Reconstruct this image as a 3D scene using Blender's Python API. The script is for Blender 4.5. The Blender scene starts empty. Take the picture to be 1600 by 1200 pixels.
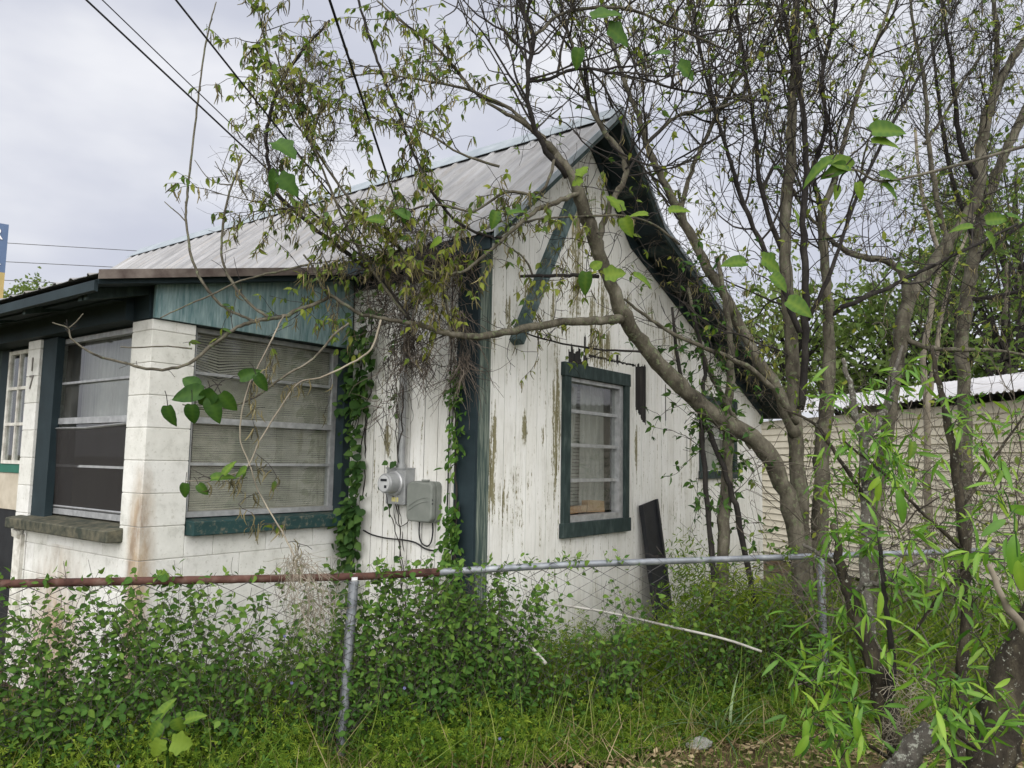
import bpy, math, random
import numpy as np
from mathutils import Vector, Matrix

rng = np.random.default_rng(7)
random.seed(7)
scene = bpy.context.scene
COL = scene.collection

# ------------------------------------------------------------------ camera
FPX, PITCH, ROLL, YAW, EYE = 1218.0, 0.0989, 0.0172, 0.651, 1.62
_f = np.array([0, math.cos(PITCH), math.sin(PITCH)])
_u = np.array([0, -math.sin(PITCH), math.cos(PITCH)])
_r = np.array([1.0, 0, 0])
CR = math.cos(ROLL) * _r + math.sin(ROLL) * _u
CU = -math.sin(ROLL) * _r + math.cos(ROLL) * _u
CF = _f
CAM = np.array([0, 0, EYE])
cam_data = bpy.data.cameras.new('camera')
cam_data.sensor_width = 36.0
cam_data.lens = FPX / 1600 * 36
cam_data.clip_start = 0.05
cam_data.clip_end = 2000
cam = bpy.data.objects.new('camera', cam_data)
COL.objects.link(cam)
cam.matrix_world = Matrix(((CR[0], CU[0], -CF[0], CAM[0]), (CR[1], CU[1], -CF[1], CAM[1]),
                           (CR[2], CU[2], -CF[2], CAM[2]), (0, 0, 0, 1)))
scene.camera = cam

# ------------------------------------------------------------------ sky, sun, exposure
SUN_EL, SUN_AZ = math.radians(42), math.radians(184)      # azimuth measured clockwise from +Y
world = bpy.data.worlds.new('World')
scene.world = world
world.use_nodes = True
nt = world.node_tree
nt.nodes.clear()
out = nt.nodes.new('ShaderNodeOutputWorld')
bg = nt.nodes.new('ShaderNodeBackground')
bg2 = nt.nodes.new('ShaderNodeBackground')
add = nt.nodes.new('ShaderNodeAddShader')
sky = nt.nodes.new('ShaderNodeTexSky')
sky.sky_type = 'NISHITA'
sky.sun_disc = False
sky.sun_elevation = SUN_EL
sky.sun_rotation = SUN_AZ
sky.dust_density = 4.0
sky.air_density = 1.0
bg.inputs['Strength'].default_value = 0.003
nt.links.new(sky.outputs[0], bg.inputs[0])
tc = nt.nodes.new('ShaderNodeTexCoord')
mp = nt.nodes.new('ShaderNodeMapping')
mp.inputs['Scale'].default_value = (1.0, 1.0, 2.2)
mp.inputs['Location'].default_value = (1.3, 2.4, 0.2)
nz = nt.nodes.new('ShaderNodeTexNoise')
nz.inputs['Scale'].default_value = 2.1
nz.inputs['Detail'].default_value = 5
nz.inputs['Roughness'].default_value = 0.5
rp = nt.nodes.new('ShaderNodeValToRGB')
rp.color_ramp.interpolation = 'EASE'
rp.color_ramp.elements[0].position = 0.37
rp.color_ramp.elements[0].color = (0.168, 0.174, 0.200, 1)
rp.color_ramp.elements[1].position = 0.70
rp.color_ramp.elements[1].color = (0.258, 0.259, 0.267, 1)
nt.links.new(tc.outputs['Generated'], mp.inputs[0])
nt.links.new(mp.outputs[0], nz.inputs['Vector'])
nt.links.new(nz.outputs['Fac'], rp.inputs[0])
nt.links.new(rp.outputs[0], bg2.inputs[0])
bg2.inputs['Strength'].default_value = 1.0
nt.links.new(bg.outputs[0], add.inputs[0])
nt.links.new(bg2.outputs[0], add.inputs[1])
nt.links.new(add.outputs[0], out.inputs[0])

sun_d = bpy.data.lights.new('sun', 'SUN')
sun_d.energy = 1.5
sun_d.angle = math.radians(105)
sun_d.color = (1.0, 0.97, 0.92)
sun = bpy.data.objects.new('sun', sun_d)
COL.objects.link(sun)
sd = Vector((math.sin(SUN_AZ) * math.cos(SUN_EL), math.cos(SUN_AZ) * math.cos(SUN_EL), math.sin(SUN_EL)))
sun.rotation_euler = sd.to_track_quat('Z', 'Y').to_euler()

vs = scene.view_settings
vs.view_transform = 'Standard'
vs.look = 'None'
vs.exposure = 1.82
vs.gamma = 1.0
scene.render.resolution_x, scene.render.resolution_y = 1024, 768
scene.cycles.max_bounces = 8
scene.cycles.transparent_max_bounces = 16
scene.cycles.use_denoising = True

# ------------------------------------------------------------------ geometry helpers
def ray(px, py):
    return CF + CR * (px - 800) / FPX - CU * (py - 600) / FPX
def P(px, py, Y):
    d = ray(px, py)
    return CAM + d * Y / d[1]
KX, KY = -0.248, 5.34
HU = np.array([math.sin(YAW), math.cos(YAW), 0.0])
HV = np.array([-math.cos(YAW), math.sin(YAW), 0.0])
def HW(x, y, z):                    # house coordinates to world
    return np.array([KX, KY, 0.0]) + HU * x + HV * y + np.array([0, 0, z])

class MB:
    """collects shapes and links them as ONE mesh object"""
    def __init__(s):
        s.V, s.L, s.S, s.n = [], [], [], 0
    def add(s, v, loops, size):
        v = np.asarray(v, float)
        loops = np.asarray(loops, np.int64).reshape(-1, size)
        s.V.append(v); s.L.append((loops + s.n).ravel()); s.S.append(np.full(len(loops), size))
        s.n += len(v)
    def poly(s, v, idx):
        s.V.append(np.asarray(v, float)); s.L.append(np.asarray(idx) + s.n); s.S.append(np.array([len(idx)])); s.n += len(v)
    def box(s, a, b, j=0.0):
        x0, y0, z0 = a; x1, y1, z1 = b
        v = np.array([[x0,y0,z0],[x1,y0,z0],[x1,y1,z0],[x0,y1,z0],[x0,y0,z1],[x1,y0,z1],[x1,y1,z1],[x0,y1,z1]], float)
        if j: v += rng.uniform(-j, j, v.shape)
        s.add(v, [[0,3,2,1],[4,5,6,7],[0,1,5,4],[1,2,6,5],[2,3,7,6],[3,0,4,7]], 4)
        return s
    def prism(s, poly, axis, d0, d1):
        """extrude a 2-D polygon; axis 'y': poly is (x,z); axis 'x': poly is (y,z); axis 'z': poly is (x,y)"""
        n = len(poly)
        def m(p, d):
            return {'y': (p[0], d, p[1]), 'x': (d, p[0], p[1]), 'z': (p[0], p[1], d)}[axis]
        v = [m(p, d0) for p in poly] + [m(p, d1) for p in poly]
        base = s.n
        s.V.append(np.array(v, float)); s.n += 2 * n
        s.L.append(np.arange(n)[::-1] + base); s.S.append(np.array([n]))
        s.L.append(np.arange(n) + n + base); s.S.append(np.array([n]))
        for i in range(n):
            k = (i + 1) % n
            s.L.append(np.array([i, k, k + n, i + n]) + base); s.S.append(np.array([4]))
        return s
    def bar(s, a, b, w, h, up=(0, 0, 1)):
        """a squared timber from a to b"""
        a = np.array(a, float); b = np.array(b, float)
        d = b - a; d /= np.linalg.norm(d)
        x = np.cross(d, up); x /= np.linalg.norm(x); y = np.cross(x, d)
        v = []
        for p in (a, b):
            for i, k in ((-1, -1), (1, -1), (1, 1), (-1, 1)):
                v.append(p + x * i * w / 2 + y * k * h / 2)
        s.add(v, [[0,1,2,3],[7,6,5,4],[0,4,5,1],[1,5,6,2],[2,6,7,3],[3,7,4,0]], 4)
        return s
    def tube(s, pts, rad, n=6, cap=True, rough=0):
        pts = np.asarray(pts, float); m = len(pts)
        rad = np.broadcast_to(np.asarray(rad, float), (m,))
        t = np.empty_like(pts)
        t[1:-1] = pts[2:] - pts[:-2]; t[0] = pts[1] - pts[0]; t[-1] = pts[-1] - pts[-2]
        t /= np.linalg.norm(t, axis=1)[:, None] + 1e-12
        a = np.array([0, 0, 1.0]) if abs(t[0][2]) < .9 else np.array([1.0, 0, 0])
        x = np.cross(t[0], a); x /= np.linalg.norm(x)
        ang = np.arange(n) * 2 * math.pi / n
        ca, sa = np.cos(ang)[:, None], np.sin(ang)[:, None]
        V = np.empty((m, n, 3))
        for i in range(m):
            x = x - t[i] * (x @ t[i]); x /= np.linalg.norm(x) + 1e-12
            y = np.cross(t[i], x)
            rr = rad[i] if not rough else rad[i] * (1 + rough * rng.normal(size=(n, 1)))
            V[i] = pts[i] + rr * (ca * x + sa * y)
        i = np.arange(m - 1)[:, None] * n; k = np.arange(n)[None, :]; k2 = (k + 1) % n
        q = np.stack([i + k, i + k2, i + n + k2, i + n + k], -1).reshape(-1, 4)
        base = s.n
        s.add(V.reshape(-1, 3), q, 4)
        if cap:
            s.L.append(np.arange(n)[::-1] + base); s.S.append(np.array([n]))
            s.L.append(np.arange(n) + base + (m - 1) * n); s.S.append(np.array([n]))
        return s
    def cyl(s, a, b, r, n=16, r2=None):
        return s.tube([a, b], [r, r if r2 is None else r2], n)
    def build(s, name, material=None, parent=None, smooth=False, kind=None):
        me = bpy.data.meshes.new(name)
        V = np.concatenate(s.V); L = np.concatenate(s.L).astype(np.int32); S = np.concatenate(s.S).astype(np.int32)
        me.vertices.add(len(V)); me.vertices.foreach_set('co', V.ravel())
        me.loops.add(len(L)); me.loops.foreach_set('vertex_index', L)
        me.polygons.add(len(S))
        me.polygons.foreach_set('loop_start', np.concatenate([[0], np.cumsum(S)[:-1]]).astype(np.int32))
        me.polygons.foreach_set('use_smooth', np.full(len(S), bool(smooth)))
        me.update(calc_edges=True); me.validate()
        return link(name, me, material, parent, kind)

def link(name, me, material=None, parent=None, kind=None):
    o = bpy.data.objects.new(name, me)
    if material is not None and me is not None and not me.materials: me.materials.append(material)
    COL.objects.link(o)
    if parent is not None: o.parent = parent
    if kind: o['kind'] = kind
    return o
def empty(name, loc=(0, 0, 0), rz=0.0, parent=None):
    o = bpy.data.objects.new(name, None)
    o.empty_display_size = 0.1
    COL.objects.link(o); o.location = loc; o.rotation_euler = (0, 0, rz)
    if parent is not None: o.parent = parent
    return o
def tag(o, label, cat, group=None, kind=None):
    o['label'] = label; o['category'] = cat
    if group: o['group'] = group
    if kind: o['kind'] = kind
    return o
def bevel(o, w, seg=1):
    m = o.modifiers.new('bevel', 'BEVEL'); m.width = w; m.segments = seg; m.limit_method = 'ANGLE'
    return o
def spline(pts, step=None, n=None):
    """Catmull-Rom through rows of any width"""
    p = np.asarray(pts, float)
    if len(p) == 2: p = np.stack([p[0], (p[0] + p[1]) / 2, p[1]])
    q = np.vstack([2 * p[0] - p[1], p, 2 * p[-1] - p[-2]])
    out = []
    k = n or 4
    for i in range(1, len(q) - 2):
        t = np.linspace(0, 1, k, endpoint=False)[:, None]
        a, b, c, d = q[i - 1], q[i], q[i + 1], q[i + 2]
        out.append(.5 * ((2 * b) + (c - a) * t + (2 * a - 5 * b + 4 * c - d) * t ** 2 + (3 * b - a - 3 * c + d) * t ** 3))
    out.append(p[-1:])
    return np.vstack(out)

# ------------------------------------------------------------------ materials
class N:
    def __init__(s, name):
        s.m = bpy.data.materials.new(name); s.m.use_nodes = True
        s.t = s.m.node_tree; s.t.nodes.clear()
        s.o = s.t.nodes.new('ShaderNodeOutputMaterial')
        s._tc = None
    def n(s, typ, **kw):
        x = s.t.nodes.new('ShaderNode' + typ)
        for k, v in kw.items(): setattr(x, k, v)
        return x
    def l(s, a, b): s.t.links.new(a, b)
    def obj(s):
        if s._tc is None: s._tc = s.n('TexCoord').outputs['Object']
        return s._tc
    def noise(s, scale=5, detail=6, stretch=(1, 1, 1), rough=.55, loc=(0, 0, 0), dist=0):
        mp = s.n('Mapping'); mp.inputs['Scale'].default_value = stretch; mp.inputs['Location'].default_value = loc
        s.l(s.obj(), mp.inputs[0])
        z = s.n('TexNoise'); z.inputs['Scale'].default_value = scale; z.inputs['Detail'].default_value = detail
        z.inputs['Roughness'].default_value = rough; z.inputs['Distortion'].default_value = dist
        s.l(mp.outputs[0], z.inputs['Vector'])
        return z.outputs['Fac']
    def math(s, op, a, b=None, clamp=False):
        x = s.n('Math', operation=op); x.use_clamp = clamp
        for i, v in enumerate((a, b)):
            if v is None: continue
            if isinstance(v, (int, float)): x.inputs[i].default_value = v
            else: s.l(v, x.inputs[i])
        return x.outputs[0]
    def ramp(s, fac, stops, interp='LINEAR'):
        r = s.n('ValToRGB'); r.color_ramp.interpolation = interp
        e = r.color_ramp.elements
        while len(e) < len(stops): e.new(.5)
        for el, (p, c) in zip(e, stops):
            el.position = p
            el.color = (c, c, c, 1) if isinstance(c, (int, float)) else (*c, 1)
        s.l(fac, r.inputs[0]); return r.outputs[0]
    def mix(s, fac, a, b, mode='MIX'):
        x = s.n('MixRGB', blend_type=mode)
        for i, v in enumerate((fac, a, b)):
            if isinstance(v, (int, float)): x.inputs[i].default_value = v if i == 0 else (v, v, v, 1)
            elif isinstance(v, tuple): x.inputs[i].default_value = (*v, 1)
            else: s.l(v, x.inputs[i])
        return x.outputs[0]
    def bump(s, h, strength=.3, dist=.01):
        b = s.n('Bump'); b.inputs['Strength'].default_value = strength; b.inputs['Distance'].default_value = dist
        s.l(h, b.inputs['Height']); return b.outputs[0]
    def bsdf(s, color, rough=.8, metal=0.0, spec=.3, normal=None):
        b = s.n('BsdfPrincipled')
        if isinstance(color, tuple): b.inputs['Base Color'].default_value = (*color, 1)
        else: s.l(color, b.inputs['Base Color'])
        if isinstance(rough, (int, float)): b.inputs['Roughness'].default_value = rough
        else: s.l(rough, b.inputs['Roughness'])
        b.inputs['Metallic'].default_value = metal
        b.inputs['Specular IOR Level'].default_value = spec
        if normal is not None: s.l(normal, b.inputs['Normal'])
        return b.outputs[0]
    def done(s, shader):
        s.l(shader, s.o.inputs['Surface']); return s.m

def simple(name, cols, scale=6, rough=.75, stretch=(1, 1, 1), bump=.25, bscale=50, metal=0.0, spec=.3, bdist=.004):
    k = N(name)
    c = k.ramp(k.noise(scale, 7, stretch), cols)
    nm = k.bump(k.noise(bscale, 4, stretch), bump, bdist) if bump else None
    return k.done(k.bsdf(c, rough, metal, spec, nm))

def leafmat(name, stops, trans=.35, rough=.5, spec=.35):
    k = N(name)
    at = k.n('Attribute'); at.attribute_name = 'tint'
    v = k.math('ADD', at.outputs['Fac'], k.math('MULTIPLY', k.math('SUBTRACT', k.noise(25, 3), .5), .25))
    c = k.ramp(v, stops)
    a = k.bsdf(c, rough, 0, spec)
    t = k.n('BsdfTranslucent')
    k.l(k.mix(1.0, c, (1.0, 1.0, .55), 'MULTIPLY'), t.inputs['Color'])
    mx = k.n('MixShader'); mx.inputs[0].default_value = trans
    k.l(a, mx.inputs[1]); k.l(t.outputs[0], mx.inputs[2])
    return k.done(mx.outputs[0])

MAT = {}
def siding(name, spots, axis):
    """peeling white paint on vertical boards; axis = which house coordinate runs along the wall"""
    k = N(name)
    sep = k.n('SeparateXYZ'); k.l(k.obj(), sep.inputs[0])
    S = sep.outputs[axis]; Z = sep.outputs['Z']
    st = (20, 20, 1.1)
    streak = k.noise(2.2, 8, st, .62)
    broad = k.noise(1.1, 4, (1, 1, .7), .5, (4, 2, 1))
    flake = k.noise(34, 6, (1.6, 1.6, .7), .75, (3, 3, 3))
    m = k.math('ADD', k.math('MULTIPLY', k.math('SUBTRACT', streak, .5), 1.25), k.math('MULTIPLY', broad, .42))
    m = k.math('ADD', k.math('ADD', m, .40), k.math('MULTIPLY', k.math('SUBTRACT', flake, .5), .85))
    oi = k.n('ObjectInfo')
    m = k.math('ADD', m, k.math('MULTIPLY', oi.outputs['Random'], .05))
    for (s0, z0, rs, rz, amp) in spots:
        a = k.math('DIVIDE', k.math('SUBTRACT', S, s0), rs)
        b = k.math('DIVIDE', k.math('SUBTRACT', Z, z0), rz)
        e = k.math('SUBTRACT', 1.0, k.math('ADD', k.math('MULTIPLY', a, a), k.math('MULTIPLY', b, b)), True)
        m = k.math('ADD', m, k.math('MULTIPLY', e, amp))
    mask = k.ramp(m, [(.845, 0.0), (.857, 1.0)])
    thin = k.ramp(m, [(.66, 0.0), (.85, 1.0)])
    wood = k.ramp(k.noise(6, 6, (16, 16, .6), .6, (2, 7, 3)), [(.3, (.12, .11, .065)), (.5, (.205, .188, .105)), (.7, (.30, .285, .20))])
    grime = k.ramp(k.noise(2.4, 7, (1.6, 1.6, .8), .6, (9, 1, 0)), [(.28, (.62, .615, .58)), (.48, (.75, .75, .725)), (.7, (.81, .81, .795))])
    fine = k.ramp(k.noise(9, 6, (11, 11, .5), .7, (1, 8, 5)), [(.34, (.45, .43, .39)), (.44, (1, 1, 1))])
    paint = k.mix(.55, grime, fine, 'MULTIPLY')
    tone = k.ramp(oi.outputs['Random'], [(0.0, (.93, .925, .91)), (1.0, (1, 1, 1))])
    paint = k.mix(1.0, paint, tone, 'MULTIPLY')
    paint = k.mix(k.math('MULTIPLY', thin, .22), paint, (.45, .43, .34))
    # splashed dirt above the ground, with its own ragged edge
    d = k.math('ADD', Z, k.math('MULTIPLY', k.math('SUBTRACT', k.noise(5, 5, (3, 3, 1)), .5), 1.0))
    dirt = k.ramp(d, [(.25, 1.0), (.75, 0.0)])
    paint = k.mix(k.math('MULTIPLY', dirt, .35), paint, (.30, .29, .20))
    c = k.mix(mask, paint, wood)
    h = k.math('SUBTRACT', k.noise(30, 4, (6, 6, .4)), k.math('MULTIPLY', mask, 1.5))
    return k.done(k.bsdf(c, .72, 0, .25, k.bump(h, .25, .002)))
GABLE_SPOTS = [(1.25, 3.2, .16, .6, .30), (1.48, 2.75, .10, .45, .22), (.17, 1.6, .07, .55, .36), (.33, 2.68, .05, .18, .34),
               (.96, 2.0, .07, .75, .30), (1.7, 2.55, .30, .22, .26), (3.05, 2.85, .28, .25, .22), (2.27, 1.75, .04, .25, .33),
               (.55, 1.85, .05, .16, .26), (.78, 1.82, .035, .12, .28), (3.45, 1.75, .06, .3, .22), (1.7, 3.0, .2, .5, .24), (.6, 2.9, .12, .3, .2), (2.6, 2.9, .3, .3, .17), (1.35, 3.75, .25, .4, .2), (3.9, 2.5, .3, .3, .15), (.4, 1.3, .2, .3, .1), (2.9, 1.2, .5, .3, .1),
               (.16, 2.5, .05, .2, .3), (2.1, 3.0, .12, .3, .2), (.9, 2.85, .05, .2, .24), (2.12, 1.9, .05, .4, .2)]
MAT['gable'] = siding('white_peeling_boards', GABLE_SPOTS, 'X')
MAT['front'] = siding('white_front_boards', [(.10, .55, .25, .35, .22), (.83, 1.75, .05, .14, .25), (.35, .6, .2, .3, .15)], 'Y')
MAT['rot'] = simple('rotten_wood', [(.3, (.008, .008, .010)), (.6, (.03, .027, .026)), (.75, (.08, .07, .06))], 5, .95, (8, 8, .6), .6, 30)

def block_mat():
    k = N('white_painted_block')
    oi = k.n('ObjectInfo')
    sep = k.n('SeparateXYZ')
    geo = k.n('NewGeometry')
    k.l(geo.outputs['Position'], sep.inputs[0])
    k._tc = geo.outputs['Position']
    base = k.ramp(k.noise(9, 8, (1, 1, 1), .65), [(.28, (.50, .50, .47)), (.45, (.67, .67, .645)), (.7, (.76, .76, .74))])
    spots = k.ramp(k.noise(45, 3), [(.30, (.50, .48, .42)), (.40, (1, 1, 1))])
    c = k.mix(.35, base, spots, 'MULTIPLY')
    # rusty brown run-off with its own ragged outline, near the corner and under the sill
    def spot(x, y, r):
        a = k.math('SUBTRACT', sep.outputs['X'], x); b = k.math('SUBTRACT', sep.outputs['Y'], y)
        d = k.math('SQRT', k.math('ADD', k.math('MULTIPLY', a, a), k.math('MULTIPLY', b, b)))
        return k.math('SUBTRACT', 1.0, k.math('DIVIDE', d, r), True)
    zf = k.ramp(sep.outputs['Z'], [(.35, 1.0), (.85, .75), (1.0, .25)])
    s1 = k.math('MULTIPLY', spot(*HW(-1.64, 1.30, 0)[:2], .16), k.ramp(k.math('DIVIDE', sep.outputs['Z'], 3.0), [(.28, 1.0), (.42, .75), (.56, .1), (.7, 0.0)]))
    s2 = k.math('MULTIPLY', spot(*HW(-1.64, 2.3, 0)[:2], .75), k.ramp(sep.outputs['Z'], [(.4, .8), (1.0, .3), (1.1, 0.0)]))
    n = k.noise(14, 6, (1, 1, .35), .7)
    m = k.ramp(k.math('MULTIPLY', k.math('MAXIMUM', s1, s2), k.math('MULTIPLY', n, 2.0)), [(.18, 0.0), (.7, .9)])
    st = k.ramp(k.noise(8, 5, (1, 1, .4)), [(.35, (.22, .15, .10)), (.6, (.42, .32, .22))])
    c = k.mix(m, c, st)
    t = k.ramp(oi.outputs['Random'], [(0, (.93, .93, .90)), (1, (1, 1, 1))])
    c = k.mix(1.0, c, t, 'MULTIPLY')
    return k.done(k.bsdf(c, .85, 0, .2, k.bump(k.noise(70, 4), .45, .004)))
MAT['block'] = block_mat()
MAT['mortar'] = simple('mortar', [(.3, (.40, .39, .36)), (.7, (.60, .59, .55))], 12, .95)
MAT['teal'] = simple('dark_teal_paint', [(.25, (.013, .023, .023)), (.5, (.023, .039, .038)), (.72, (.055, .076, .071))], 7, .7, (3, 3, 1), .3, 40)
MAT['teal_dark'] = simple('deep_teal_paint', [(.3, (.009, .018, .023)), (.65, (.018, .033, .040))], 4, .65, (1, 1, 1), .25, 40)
MAT['green'] = simple('bright_green_paint', [(.3, (.02, .12, .085)), (.7, (.03, .17, .12))], 8, .5)
def weathered(name, base, worn, st, lo=.45, hi=.62):
    k = N(name)
    n1 = k.noise(4, 8, st, .65)
    n2 = k.noise(12, 6, st, .6, (3, 5, 2))
    m = k.ramp(k.math('MULTIPLY', k.math('ADD', n1, n2), .5), [(lo, 0.0), (hi, 1.0)])
    b = k.ramp(k.noise(3, 5), [(.3, tuple(c * .7 for c in base)), (.7, base)])
    c = k.mix(m, b, worn)
    return k.done(k.bsdf(c, .75, 0, .25, k.bump(n2, .3, .004)))
MAT['fascia'] = weathered('weathered_teal_board', (.11, .20, .215), (.33, .43, .44), (5, 5, .55), .40, .66)
MAT['corner'] = weathered('corner_board_teal', (.045, .072, .066), (.26, .29, .24), (8, 8, .4), .46, .66)
MAT['sill'] = weathered('mossy_sill', (.045, .052, .040), (.13, .12, .085), (2, 2, 2), .42, .62)
MAT['sill_teal'] = weathered('flaking_teal_sill', (.022, .06, .06), (.16, .15, .11), (3, 3, 3), .52, .64)
MAT['alu'] = simple('weathered_aluminium', [(.3, (.32, .33, .34)), (.7, (.52, .53, .54))], 20, .45, (1, 1, 1), .1, 60, .5, .4)
MAT['white_trim'] = simple('old_white_trim', [(.3, (.40, .38, .33)), (.6, (.70, .69, .64))], 15, .7)
MAT['tan_panel'] = simple('tan_panel', [(.3, (.42, .37, .29)), (.7, (.58, .53, .44))], 8, .8)
MAT['black'] = simple('black_plastic', [(.3, (.010, .011, .014)), (.7, (.022, .024, .028))], 8, .55)
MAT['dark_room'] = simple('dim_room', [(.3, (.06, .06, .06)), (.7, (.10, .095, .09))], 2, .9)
MAT['curtain'] = simple('grey_curtain', [(.3, (.28, .28, .27)), (.7, (.42, .42, .40))], 5, .9, (8, 8, .5))
MAT['curtain_dark'] = simple('brown_screen_curtain', [(.3, (.050, .043, .040)), (.7, (.085, .072, .066))], 5, .9, (8, 8, .5))
MAT['blind'] = simple('matchstick_blind', [(.3, (.30, .285, .235)), (.7, (.44, .42, .35))], 3, .8, (2, 2, 6))
MAT['grey_metal'] = simple('grey_enclosure', [(.3, (.24, .25, .255)), (.7, (.33, .34, .345))], 12, .45, (1, 1, 1), .1, 60, .2, .4)
MAT['grey_plastic'] = simple('grey_green_plastic', [(.3, (.155, .17, .155)), (.7, (.21, .225, .205))], 10, .55, (1, 1, 1), .1)
MAT['galv'] = simple('galvanised_pipe', [(.3, (.16, .175, .20)), (.55, (.27, .29, .32)), (.75, (.40, .42, .44))], 14, .5, (1, 1, 1), .2, 80, .45, .4)
MAT['rust'] = simple('rusty_pipe', [(.3, (.045, .022, .018)), (.55, (.10, .050, .040)), (.75, (.17, .12, .10))], 12, .85, (1, 1, 1), .4, 70, .1, .2)
MAT['wire'] = simple('dull_wire', [(.3, (.035, .032, .03)), (.7, (.11, .11, .11))], 6, .7, (1, 1, 1), 0, 1, .3)
MAT['cable'] = simple('black_cable', [(.3, (.008, .008, .010)), (.7, (.016, .016, .020))], 6, .55, (1, 1, 1), 0)
MAT['pvc'] = simple('white_pvc', [(.3, (.26, .25, .22)), (.6, (.44, .43, .40))], 10, .5, (1, 1, 1), .1)
def roof_mat(name, cols, rustc, amt):
    k = N(name)
    n = k.noise(2.5, 8, (.35, 3.5, 1), .62)
    c = k.ramp(n, cols)
    r = k.ramp(k.noise(3.2, 7, (.3, 4, 1), .65, (6, 2, 4)), [(.52, 0.0), (.72, amt)])
    c = k.mix(r, c, rustc)
    oi = k.n('ObjectInfo')
    c = k.mix(1.0, c, k.ramp(oi.outputs['Random'], [(0, (.88, .88, .88)), (1, (1.0, 1.0, 1.0))]), 'MULTIPLY')
    return k.done(k.bsdf(c, .5, .08, .4, k.bump(k.noise(12, 4), .12, .01)))
MAT['roof'] = roof_mat('old_metal_roofing', [(.3, (.18, .18, .185)), (.5, (.275, .275, .28)), (.7, (.36, .36, .37))], (.22, .195, .17), .7)
MAT['ridge'] = simple('ridge_flashing', [(.3, (.24, .28, .31)), (.7, (.36, .40, .43))], 5, .5, (1, 1, 1), .1, 30, .3)
MAT['shed_roof'] = roof_mat('shed_roofing', [(.3, (.44, .44, .46)), (.7, (.58, .58, .60))], (.30, .27, .24), .6)
MAT['shed_wall'] = simple('beige_metal_siding', [(.3, (.60, .55, .43)), (.7, (.72, .67, .54))], 1.5, .6, (2, 2, .5), .05)
def glass_mat():
    k = N('window_glass')
    tr = k.n('BsdfTransparent'); tr.inputs[0].default_value = (.92, .94, .93, 1)
    gl = k.n('BsdfGlossy'); gl.inputs['Roughness'].default_value = .03; gl.inputs['Color'].default_value = (.9, .92, .95, 1)
    df = k.n('BsdfDiffuse'); df.inputs[0].default_value = (.35, .35, .33, 1)
    lw = k.n('Fresnel'); lw.inputs['IOR'].default_value = 1.85
    a = k.n('MixShader'); gb = k.n('NewGeometry'); k.l(k.math('MULTIPLY', lw.outputs[0], k.math('SUBTRACT', 1.0, gb.outputs['Backfacing'])), a.inputs[0]); k.l(tr.outputs[0], a.inputs[1]); k.l(gl.outputs[0], a.inputs[2])
    b = k.n('MixShader')
    k.l(k.ramp(k.noise(6, 6, (1, 1, .6)), [(.35, .02), (.75, .12)]), b.inputs[0])
    k.l(a.outputs[0], b.inputs[1]); k.l(df.outputs[0], b.inputs[2])
    return k.done(b.outputs[0])
MAT['glass'] = glass_mat()
def bark(name, cols, lich=None, amt=.0, scale=10, lsc=22):
    k = N(name)
    c = k.ramp(k.noise(scale, 8, (1, 1, .45), .65), cols)
    if lich:
        m = k.ramp(k.noise(lsc, 7, (1, 1, 1), .68, (5, 3, 8)), [(amt, 0.0), (amt + .05, 1.0)])
        l2 = k.ramp(k.noise(60, 3), [(.3, tuple(x * .6 for x in lich)), (.7, lich)])
        c = k.mix(m, c, l2)
    return k.done(k.bsdf(c, .9, 0, .15, k.bump(k.math('ADD', k.noise(38, 6, (1, 1, .28), .7), k.math('MULTIPLY', k.noise(9, 3), 1.2)), .9, .016)))
MAT['bark'] = bark('grey_brown_bark', [(.28, (.028, .025, .020)), (.45, (.080, .072, .055)), (.60, (.145, .133, .102)), (.75, (.23, .215, .175))], (.17, .19, .115), .56)
MAT['bark_dark'] = bark('dark_bark', [(.3, (.012, .011, .011)), (.55, (.030, .027, .025)), (.75, (.065, .06, .052))], (.08, .085, .06), .66)
MAT['twig'] = simple('grey_twigs', [(.3, (.014, .012, .012)), (.6, (.042, .037, .033)), (.8, (.10, .09, .075))], 4, .9, (1, 1, 1), 0)
MAT['twig_pale'] = simple('pale_dead_twigs', [(.3, (.13, .11, .085)), (.7, (.30, .27, .21))], 5, .9, (1, 1, 1), 0)
MAT['moss_tuft'] = simple('dry_tangle', [(.3, (.075, .060, .048)), (.7, (.19, .16, .13))], 9, .95, (1, 1, 1), 0)
MAT['moss_dark'] = simple('dark_tangle', [(.3, (.030, .026, .024)), (.7, (.085, .072, .062))], 9, .95, (1, 1, 1), 0)
MAT['brush'] = simple('grey_brush', [(.3, (.055, .047, .038)), (.6, (.11, .095, .075)), (.8, (.22, .20, .16))], 5, .9, (1, 1, 1), 0)
MAT['lichen'] = bark('lichen_bark', [(.3, (.016, .014, .011)), (.5, (.040, .034, .026)), (.62, (.075, .065, .045)), (.75, (.11, .105, .07))], (.36, .37, .31), .60, 14, 48)
MAT['lichen_pale'] = bark('pale_lichen_bark', [(.3, (.05, .045, .04)), (.6, (.12, .11, .095))], (.34, .35, .30), .545, 14, 45)
MAT['cut'] = simple('cut_wood', [(.3, (.10, .035, .025)), (.7, (.22, .10, .07))], 20, .9)
MAT['leaf'] = leafmat('young_leaf', [(.0, (.050, .105, .030)), (.4, (.095, .165, .040)), (.7, (.17, .235, .045)), (1, (.28, .31, .06))], .5, .6, .15)
MAT['leaf_grey'] = leafmat('catkin', [(0, (.085, .078, .042)), (.5, (.18, .16, .085)), (1, (.31, .265, .14))], .2, .8, .1)
MAT['leaf_big'] = leafmat('broad_leaf', [(0, (.028, .075, .016)), (.5, (.062, .135, .022)), (1, (.165, .25, .030))], .36, .55, .2)
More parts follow.
